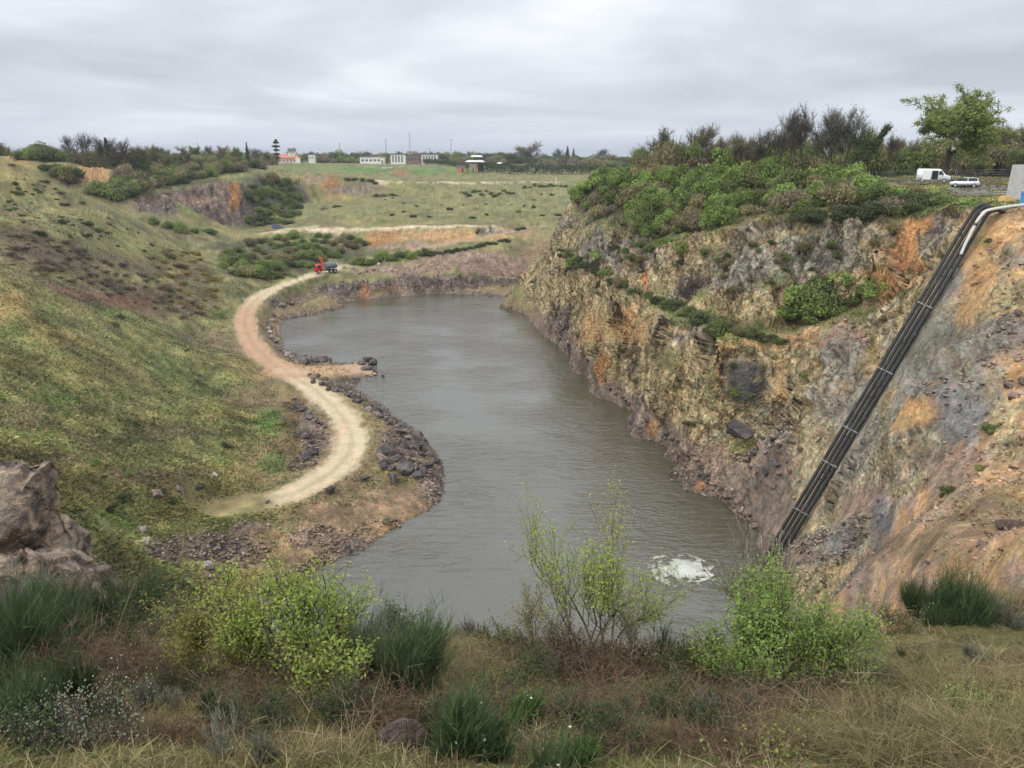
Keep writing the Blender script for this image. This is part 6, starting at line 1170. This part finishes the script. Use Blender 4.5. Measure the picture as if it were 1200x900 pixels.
# pad, wall and blue frame at the pipe head
def on(px, py): return hit(px, py)
cx, cy, cz = P(1214, 219, d=97); cw = Bx().box((0, 0, 0), (5.4, 3.0, 4.9), .12, .94, .05).obj('concrete_wall', 'concrete'); cw.location = (cx, cy, P(1200, 240, d=97)[2]+2.3); tag(cw, 'tall pale concrete wall cut off by the right edge of the view', 'wall')
bf = empty('blue_frame', P(1201, 250, d=88)); tag(bf, 'bright blue metal frame in front of the concrete wall, at the pipe head', 'frame')
for dx_ in (-.55, .55): Bx().box((dx_, 0, 1.1), (.3, .3, 2.6)).obj('post', 'bright_blue', bf)
Bx().box((0, 0, 2.25), (1.5, .34, .32)).obj('crossbar', 'bright_blue', bf); Bx().box((0, 0, .9), (1.0, .12, 1.6)).obj('panel', 'bright_blue', bf)
pl = Bx().box((0, 0, 0), (4.2, 1.6, .5), .1, 1, .04).obj('concrete_block', 'concrete'); pl.location = P(1180, 257, d=85); tag(pl, 'low concrete block carrying the top end of the black pipes', 'block')
oc_ = Bx().box((0, 0, 0), (1.5, 1.2, 1.1), .3, .8, .1).obj('ochre_block', 'orange_paint'); oc_.data.materials[0] = plain('ochre_soil_bag', (.62,.42,.16), .9); oc_.location = P(1178, 235, d=96); tag(oc_, 'squat ochre block at the top of the slope left of the concrete wall', 'block')

# ---- vehicles
def wheel(par, x, y, r, w=.24):
    s = 1 if y > 0 else -1; wh = Bx().cyl((0, -w/2, 0), (0, w/2, 0), r, 20).obj('wheel', 'tyre', par, False); wh.location = (x, y, r); Bx().cyl((0, s*(w/2-.02), 0), (0, s*(w/2+.015), 0), r*.62, 14).obj('rim', 'rim', wh); return wh
def van(loc, rz, label):
    r = empty('van', loc, rz); tag(r, label, 'van')
    prof = [(-2.7,.45),(2.55,.45),(2.72,.7),(2.7,1.0),(2.45,1.22),(1.75,1.42),(1.15,2.2),(.9,2.38),(-2.55,2.42),(-2.72,2.25)]
    Bx().prism(prof, -1.0, 1.0, .07, lambda z: max(0, z-1.2)*.12).obj('body', 'white_paint', r, True)
    for s in (-1, 1):
        Bx().poly([(1.1, s*1.0, 1.42), (1.62, s*1.0, 1.42), (1.2, s*.92, 2.05), (1.1-.25, s*.92, 2.05), (.75, s*.99, 1.42)]).obj('side_window', 'glass_dark', r)
        wheel(r, 1.75, s*.9, .36); wheel(r, -1.75, s*.9, .36)
        Bx().box((2.62, s*.72, .95), (.14, .34, .2)).obj('headlight', 'lamp_clear', r); Bx().box((1.45, s*1.14, 1.5), (.12, .22, .3)).obj('mirror', 'dark_steel', r)
    Bx().poly([(1.78, -.82, 1.46), (1.78, .82, 1.46), (1.24, .72, 2.13), (1.24, -.72, 2.13)]).obj('windscreen', 'glass_dark', r).location = (.02, 0, .02)
    Bx().box((.2, -1.005, 1.35), (1.0, .05, 1.5)).obj('open_side_door', 'glass_dark', r); Bx().box((-1.1, -1.03, 1.35), (1.3, .05, 1.6), 0, 1, .015).obj('sliding_door', 'white_paint', r)
    Bx().box((2.7, 0, .62), (.14, 1.8, .26), 0, 1, .03).obj('bumper', 'dark_steel', r); Bx().box((2.66, 0, .95), (.1, .9, .18)).obj('grille', 'dark_steel', r); return r
def car(loc, rz, label, paint='white_paint', grp=None, Ls=1.0):
    r = empty('car', loc, rz); tag(r, label, 'car', grp)
    Bx().prism([(-2.05,.35),(2.0,.35),(2.12,.55),(2.05,.82),(1.2,.98),(-1.95,1.0),(-2.12,.75)], -.88, .88, .07).obj('body', paint, r, True)
    Bx().prism([(-1.92,.97),(1.15,.95),(.45,1.42),(.1,1.5),(-1.35,1.5),(-1.6,1.42)], -.8, .8, .03, lambda z: max(0, z-.97)*.28).obj('cabin', 'glass_dark', r)
    Bx().prism([(.3,1.485),(.05,1.54),(-1.4,1.545),(-1.62,1.46),(-1.4,1.46),(0,1.46)], -.66, .66, .01).obj('roof', paint, r)
    for s in (-1, 1):
        for x in (-1.75, -.35): Bx().box((x, s*.765, 1.22), (.12, .06, .5)).obj('pillar', paint, r)
        wheel(r, 1.35, s*.8, .33, .22); wheel(r, -1.3, s*.8, .33, .22); Bx().box((-2.07, s*.66, .85), (.12, .3, .18)).obj('tail_light', 'tail_red', r); Bx().box((2.03, s*.62, .72), (.14, .34, .14)).obj('headlight', 'lamp_clear', r)
    Bx().box((-2.08, 0, .48), (.16, 1.6, .24), 0, 1, .03).obj('bumper', 'dark_steel', r); Bx().box((-2.13, 0, .72), (.02, .5, .12)).obj('number_plate', 'lamp_clear', r); return r
def gz(px, d, dz=0): x, y, _ = P(px, 200, d=d); return (x, y, hz(x, y)+dz)
van(gz(1095, 142, .25), rad(-28), 'white van with an open side door parked under the big oak'); car(gz(1132.5, 129, .15), rad(157), 'white hatchback parked right of the white van at the cliff top')
x, y, z = hit(325, 268); car((x, y, z), rad(10), 'small dark blue car parked on the pale far bench', 'blue_paint')
x, y, _ = P(451, 204, d=600); car((x, y, hz(x, y)+.1), rad(8), 'left pale car of the two parked at the far edge of the plain', 'white_paint'); x, y, _ = P(458.5, 204, d=602); car((x, y, hz(x, y)+.1), rad(170), 'right pale car of the two parked at the far edge of the plain', 'canopy')
# red lorry with tank and orange loader
x, y, z = hit(384, 320); lo = empty('lorry', (x, y, z+.05), rad(28)); tag(lo, 'red lorry with orange loading arm and dark tank at the far track end', 'lorry')
Bx().prism([(-3.9,.6),(-3.95,2.0),(-3.6,2.7),(-2.1,2.75),(-2.0,.6)], -1.15, 1.15, .06).obj('cab', 'red_paint', lo, True); Bx().poly([(-3.97, -.95, 1.85), (-3.97, .95, 1.85), (-3.72, .9, 2.55), (-3.72, -.9, 2.55)]).obj('windscreen', 'glass_dark', lo).location = (-.05, 0, 0)
for s in (-1, 1): Bx().poly([(-3.5, s*1.17, 1.7), (-2.4, s*1.17, 1.7), (-2.4, s*1.17, 2.5), (-3.4, s*1.17, 2.5)]).obj('side_window', 'glass_dark', lo)
Bx().box((.4, 0, .85), (5.2, 1.0, .3)).obj('chassis', 'dark_steel', lo); Bx().box((-4.0, 0, .75), (.2, 2.2, .4), 0, 1, .04).obj('bumper', 'red_paint', lo)
Bx().cyl((-.6, 0, 2.0), (2.9, 0, 2.35), 1.0, 24).obj('tank', 'tank', lo, False); Bx().cyl((2.9, 0, 2.35), (3.25, 0, 2.39), .98, 24, .55).obj('tank_end', 'white_paint', lo)
Bx().box((-1.5, 0, 2.2), (.5, .5, 2.6)).cyl((-1.5, 0, 3.4), (-2.3, 0, 4.8), .2, 8).cyl((-2.3, 0, 4.8), (-.9, 0, 4.6), .16, 8).obj('loading_arm', 'orange_paint', lo)
for s in (-1, 1):
    for xx in (-3.0, .9, 2.2): wheel(lo, xx, s*.98, .52, .32)
# ---- fence, guard rail, lamp posts
def fence(pp, h, name, label, mat, step=3.0, mesh=True):
    r = empty(name, tuple(pp[0])); tag(r, label, 'fence'); o_ = np.array(pp[0]); tot = 0
    for a, b in zip(pp, pp[1:]):
        a = np.array(a); b = np.array(b); n = max(1, int(np.linalg.norm(b-a)/step))
        for k in range(n+1):
            q = a+(b-a)*k/n; q[2] = hz(q[0], q[1]); Bx().cyl(tuple(q-o_), tuple(q-o_+[0, 0, h]), .045, 6).obj('post', mat, r)
        w = Bx()
        for hh_ in ([.1, .5, .9, 1.3, 1.7, h-.05] if mesh else [h*.55, h*.9]):
            a2 = a.copy(); b2 = b.copy(); a2[2] = hz(a[0], a[1])+hh_; b2[2] = hz(b[0], b[1])+hh_; w.cyl(tuple(a2-o_), tuple(b2-o_), .012 if mesh else .05, 4)
        if mesh:
            m_ = int(np.linalg.norm(b-a)/.3)
            for k in range(m_):
                q = a+(b-a)*k/m_; zq = hz(q[0], q[1]); w.cyl((q[0]-o_[0], q[1]-o_[1], zq-o_[2]+.1), (q[0]-o_[0], q[1]-o_[1], zq-o_[2]+h-.05), .008, 3)
        w.obj('wire' if mesh else 'rail', mat, r)
    return r
fence([gz(px, d) for px, d in [(1005, 150), (1050, 152), (1085, 152), (1120, 150)]], 2.0, 'wire_fence', 'wire fence along the wood left of the van', 'galv'); fence([gz(px, d) for px, d in [(1122, 146), (1150, 143), (1190, 140), (1225, 140)]], 2.2, 'wire_fence', 'wire fence behind the car park right of the oak', 'galv')
fence([gz(px, d) for px, d in [(1115, 124), (1135, 118), (1165, 114), (1188, 113)]], .75, 'guard_rail', 'low grey guard rail at the cliff side of the car park', 'galv', 2.0, False)
def pole(px, d, top, label, arm=True):
    x, y, _ = P(px, 190, d=d); z = hz(x, y); h = P(px, top, d=d)[2]-z; r = empty('utility_pole', (x, y, z)); tag(r, label, 'pole'); Bx().cyl((0, 0, 0), (0, 0, h), .28, 8, .18).obj('post', 'wood_pole', r)
    if arm: Bx().box((0, 0, h-.6), (2.6, .2, .2)).obj('crossarm', 'wood_pole', r)
for px, top, lb in [(481,156,'tallest utility pole standing over the long white building'),(453,163,'utility pole between the two white buildings'),(529,163,'utility pole left of the canopy shelter'),(399,167,'utility pole above the hedge left of the small white building'),(504,174,'short utility pole at the right of the long white building')]: pole(px, 820, top, lb)
x, y, _ = P(652, 212, d=470); r = empty('signpost', (x, y, hz(x, y))); tag(r, 'pale post at the far edge of the plain in front of the long hedge', 'post'); Bx().cyl((0, 0, 0), (0, 0, 3.4), .12, 8).obj('shaft', 'canopy', r); Bx().box((0, 0, 3.0), (.9, .1, .9)).obj('plate', 'canopy', r)
# wind turbine far away
x, y, _ = P(233, 183, d=2400); wt = empty('wind_turbine', (x, y, -10)); tag(wt, 'tiny wind turbine on the horizon above the left wood', 'wind turbine'); Bx().cyl((0, 0, 0), (0, 0, 50), 1.6, 8, .9).obj('tower', 'canopy', wt); Bx().box((0, 0, 50), (2, 4, 2)).obj('nacelle', 'canopy', wt)
for a in (80, 200, 320): Bx().cyl((0, -2.4, 50), (math.cos(rad(a))*24, -2.4, 50+math.sin(rad(a))*24), 1.0, 5, .2).obj('blade', 'canopy', wt)
# ---- buildings
def windows(par, w, h, zc_, ys_, xs_, mat='window'):
    for x_ in xs_: Bx().box((x_, ys_, zc_), (w, .12, h)).obj('window', mat, par)
x, y, _ = P(338, 190, d=670); z = hz(x, y); hs = empty('house', (x, y, z), rad(4)); tag(hs, 'long pinkish house with an orange tiled roof beyond the bright field', 'house')
Bx().box((-1, 0, 2.0), (19, 8, 4.4)).obj('wall', 'render_pink', hs); Bx().prism([(-4.6, 4.2), (4.6, 4.2), (0, 7.4)], -11, 9).obj('roof', 'tile_orange', hs).rotation_euler = (0, 0, -math.pi/2)
Bx().box((-9.2, -3.2, 3.4), (3.4, 3, 7.2), 0).obj('gable_tower', 'render_pink', hs); Bx().box((3.5, 1, 5.5), (5.5, 7, 8.6)).obj('upper_storey', 'render_white', hs); Bx().prism([(-4, 9.8), (4, 9.8), (0, 12.0)], .4, 6.6).obj('upper_roof', 'roof_dark', hs).rotation_euler = (0, 0, -math.pi/2)
Bx().box((5, 1, 12), (.8, .8, 2.0)).obj('chimney', 'brick', hs); windows(hs, 1.1, 1.4, 2.2, -4.05, (-6, -3, 0, 3, 6)); Bx().box((8.6, -3.6, 2.2), (3.6, 3, 4.6)).obj('annex', 'render_white', hs)
x, y, _ = P(366, 190, d=680); wh = empty('house', (x, y, hz(x, y))); tag(wh, 'slender white gabled house right of the orange-roofed one', 'house'); Bx().box((0, 0, 3.4), (4.4, 7, 7)).obj('wall', 'render_white', wh); Bx().prism([(-2.6, 6.9), (2.6, 6.9), (0, 9.6)], -3.7, 3.7).obj('roof', 'roof_dark', wh); windows(wh, .9, 1.3, 4.6, -3.55, (-1, 1))
x, y, _ = P(437, 190, d=705); sb = empty('low_building', (x, y, hz(x, y))); tag(sb, 'small low white building left of the long white one', 'building'); Bx().box((0, 0, 2.9), (21, 10, 6)).obj('wall', 'render_white', sb); Bx().box((0, 0, 6.05), (21.8, 10.8, .4)).obj('roof', 'galv', sb); windows(sb, 2.0, 1.6, 3.2, -5.05, (-8, -4.5, -1, 2.5, 6)); Bx().box((9, -5.05, 1.7), (1.4, .12, 3)).obj('door', 'brown_clad', sb)
x, y, _ = P(486, 191, d=700); lb_ = empty('long_building', (x, y, hz(x, y))); tag(lb_, 'long white flat-roofed building with a brown middle section on the horizon', 'building')
Bx().box((-13.5, 0, 4.2), (13, 12, 8.4)).obj('wall', 'render_white', lb_); Bx().box((0, 0, 3.9), (13.6, 11.4, 7.8)).obj('middle_wall', 'brown_clad', lb_); Bx().box((13.5, 0, 4.2), (13.6, 12, 8.4)).obj('wall', 'render_white', lb_); Bx().box((0, 0, 8.75), (42, 13, .7)).obj('roof', 'roof_dark', lb_)
for xx in (-18, -15.4, -12.8, -10.2, 8.8, 11.2, 13.6, 16, 18.4): Bx().box((xx, -6.08, 4.6), (1.1, .14, 5.2)).obj('window', 'window', lb_)
for xx in (-4.5, -1.5, 1.5, 4.5): Bx().box((xx, -5.78, 4.4), (1.8, .14, 2.4)).obj('window', 'window', lb_)
Bx().box((-2, 0, 10.2), (10, 6, 1.6), 0, .8).obj('roof_house', 'brown_clad', lb_)
x, y, _ = P(557, 205, d=590); cs = empty('canopy_shelter', (x, y, hz(x, y))); tag(cs, 'shelter with two tiers of white canopy roofs on dark posts beside the hedge', 'shelter')
for xx in (-5.5, -1.5, 3.2, 6.2): Bx().box((xx, 0, 3.8), (.7, .7, 7.8)).obj('post', 'dark_steel', cs)
Bx().box((0, 0, 8.1), (15, 8, 1.3), 0, .7).obj('lower_canopy', 'canopy', cs); Bx().box((1, 0, 9.8), (4.2, 4, 2.2)).obj('core', 'dark_steel', cs); Bx().box((1.2, 0, 11.6), (9.4, 6, 1.3), 0, .7).obj('upper_canopy', 'canopy', cs); Bx().box((1.0, -.5, 3), (2.0, 2, 6)).obj('pier', 'brick', cs); Bx().box((-2.5, .5, 4.8), (3, 2.5, 3)).obj('cabin', 'concrete', cs); Bx().box((4, 2, 3.5), (4, 2, 6)).obj('back_panel', 'dark_steel', cs)
x, y, _ = P(540, 206, d=585); hu = empty('brick_hut', (x, y, hz(x, y))); tag(hu, 'small orange brick hut just left of the canopy shelter', 'hut'); Bx().box((0, 0, 2), (6.4, 5, 4.4)).obj('wall', 'brick', hu); Bx().box((0, 0, 4.5), (7.2, 5.8, .8), 0, .7).obj('roof', 'roof_dark', hu); Bx().box((1.5, -2.55, 1.6), (1.2, .12, 2.6)).obj('door', 'dark_steel', hu)
x, y, _ = P(586, 196, d=610); sr = empty('small_canopy', (x, y, hz(x, y))); tag(sr, 'small pale roof showing in the hedge right of the canopy shelter', 'canopy'); Bx().box((0, 0, 7.4), (5.5, 4, 1.0), 0, .6).obj('roof', 'canopy', sr); Bx().box((-2, 0, 3.6), (.4, .4, 7.4)).box((2, 0, 3.6), (.4, .4, 7.4)).obj('posts', 'dark_steel', sr)

# ---- foam where the pipes discharge, and scum along the shore
def foam(name, c, rx, ry, rz, label, seed, hgt=.12, thr=.42):
    rng = np.random.RandomState(seed); n = 150; u = np.linspace(-1, 1, n); X_, Y_ = np.meshgrid(u, u); R_ = np.hypot(X_, Y_); A_ = np.arctan2(Y_, X_)
    f1 = fbm(X_*4+seed, Y_*4, seed, 4); f2 = fbm(R_*9-A_*.6+f1*3, A_*3.2+f1*2, seed+3, 4); dens = (1.75-R_*1.75)+(f1-.5)*1.0+(f2-.5)*2.6*sstep(.25, .6, R_)
    cell = (dens > .12); keep = cell[:-1, :-1] & cell[1:, :-1] & cell[:-1, 1:] & cell[1:, 1:] & (R_[:-1, :-1] < 1.0)
    z_ = .012+hgt*np.clip(1-R_*1.3, 0, 1)**1.5*(.5+fbm(X_*12, Y_*12, seed+9, 3))+.03*f2; V = np.stack([X_*rx, Y_*ry, z_], -1).reshape(-1, 3); idx_ = np.arange(n*n).reshape(n, n); Fc = np.stack([idx_[:-1, :-1], idx_[:-1, 1:], idx_[1:, 1:], idx_[1:, :-1]], -1)[keep]
    us = np.unique(Fc); mp_ = -np.ones(n*n, int); mp_[us] = np.arange(len(us)); o = mesh_obj(name, V[us], mp_[Fc], M['foam'], None, True, None, {'tone': ('FLOAT', np.clip((dens.ravel()[us]-.1)/1.5, 0, 1))}); o.location = c; o.rotation_euler = (0, 0, rz); tag(o, label, 'foam'); return o
m, t, o, b = new_mat('foam'); M['foam'] = m; at = N(t, 'ShaderNodeAttribute', attribute_name='tone'); tc_ = N(t, 'ShaderNodeTexCoord'); nn_ = noise_node(t, tc_.outputs['Object'], 3.0, 6, .7)
mx = N(t, 'ShaderNodeMix', data_type='RGBA'); mx.inputs['A'].default_value = (.24, .235, .18, 1); mx.inputs['B'].default_value = (.58, .59, .53, 1); L(t, mrange(t, mth(t, 'ADD', at.outputs['Fac'], mth(t, 'MULTIPLY', nn_, .6)), .55, 1.2, 0, 1), mx.inputs['Factor']); L(t, mx.outputs['Result'], b.inputs['Base Color']); b.inputs['Roughness'].default_value = .6
fa_ = mrange(t, mth(t, 'ADD', at.outputs['Fac'], mth(t, 'MULTIPLY', mth(t, 'SUBTRACT', noise_node(t, tc_.outputs['Object'], 2.2, 8, .75, 1.5), .5), 1.6)), .22, .55, 0, 1); L(t, fa_, b.inputs['Alpha'])
bb = N(t, 'ShaderNodeBump', inp={'Strength': .8, 'Distance': .1}); L(t, nn_, bb.inputs['Height']); L(t, bb.outputs[0], b.inputs['Normal'])
fx, fy, _ = P(802, 668, z=WL); foam('foam_patch', (fx, fy, WL+.02), 4.4, 4.0, .2, 'round patch of churning white foam in the lake near the pipe outlet', 5, .22, .62)
fx, fy, _ = P(818, 576, z=WL); foam('foam_streak', (fx, fy, WL+.02), 2.6, .7, -.9, 'thin streak of white foam at the shore below the scree', 8, .03, .62)

# ------------------------------------------------------------ the moist air that softens the distance
hz_m = bpy.data.materials.new('haze'); hz_m.use_nodes = True; t = hz_m.node_tree; t.nodes.clear(); o = N(t, 'ShaderNodeOutputMaterial'); pv = N(t, 'ShaderNodeVolumePrincipled'); pv.inputs['Color'].default_value = (.80, .86, .95, 1); pv.inputs['Density'].default_value = .00014; pv.inputs['Anisotropy'].default_value = .2
L(t, pv.outputs[0], o.inputs['Volume'])
hb = Bx().box((0, 0, 0), (19500, 19500, 120)).obj('haze', 'canopy'); hb.data.materials[0] = hz_m; hb.location = (0, 0, 11); tag(hb, kind='stuff')
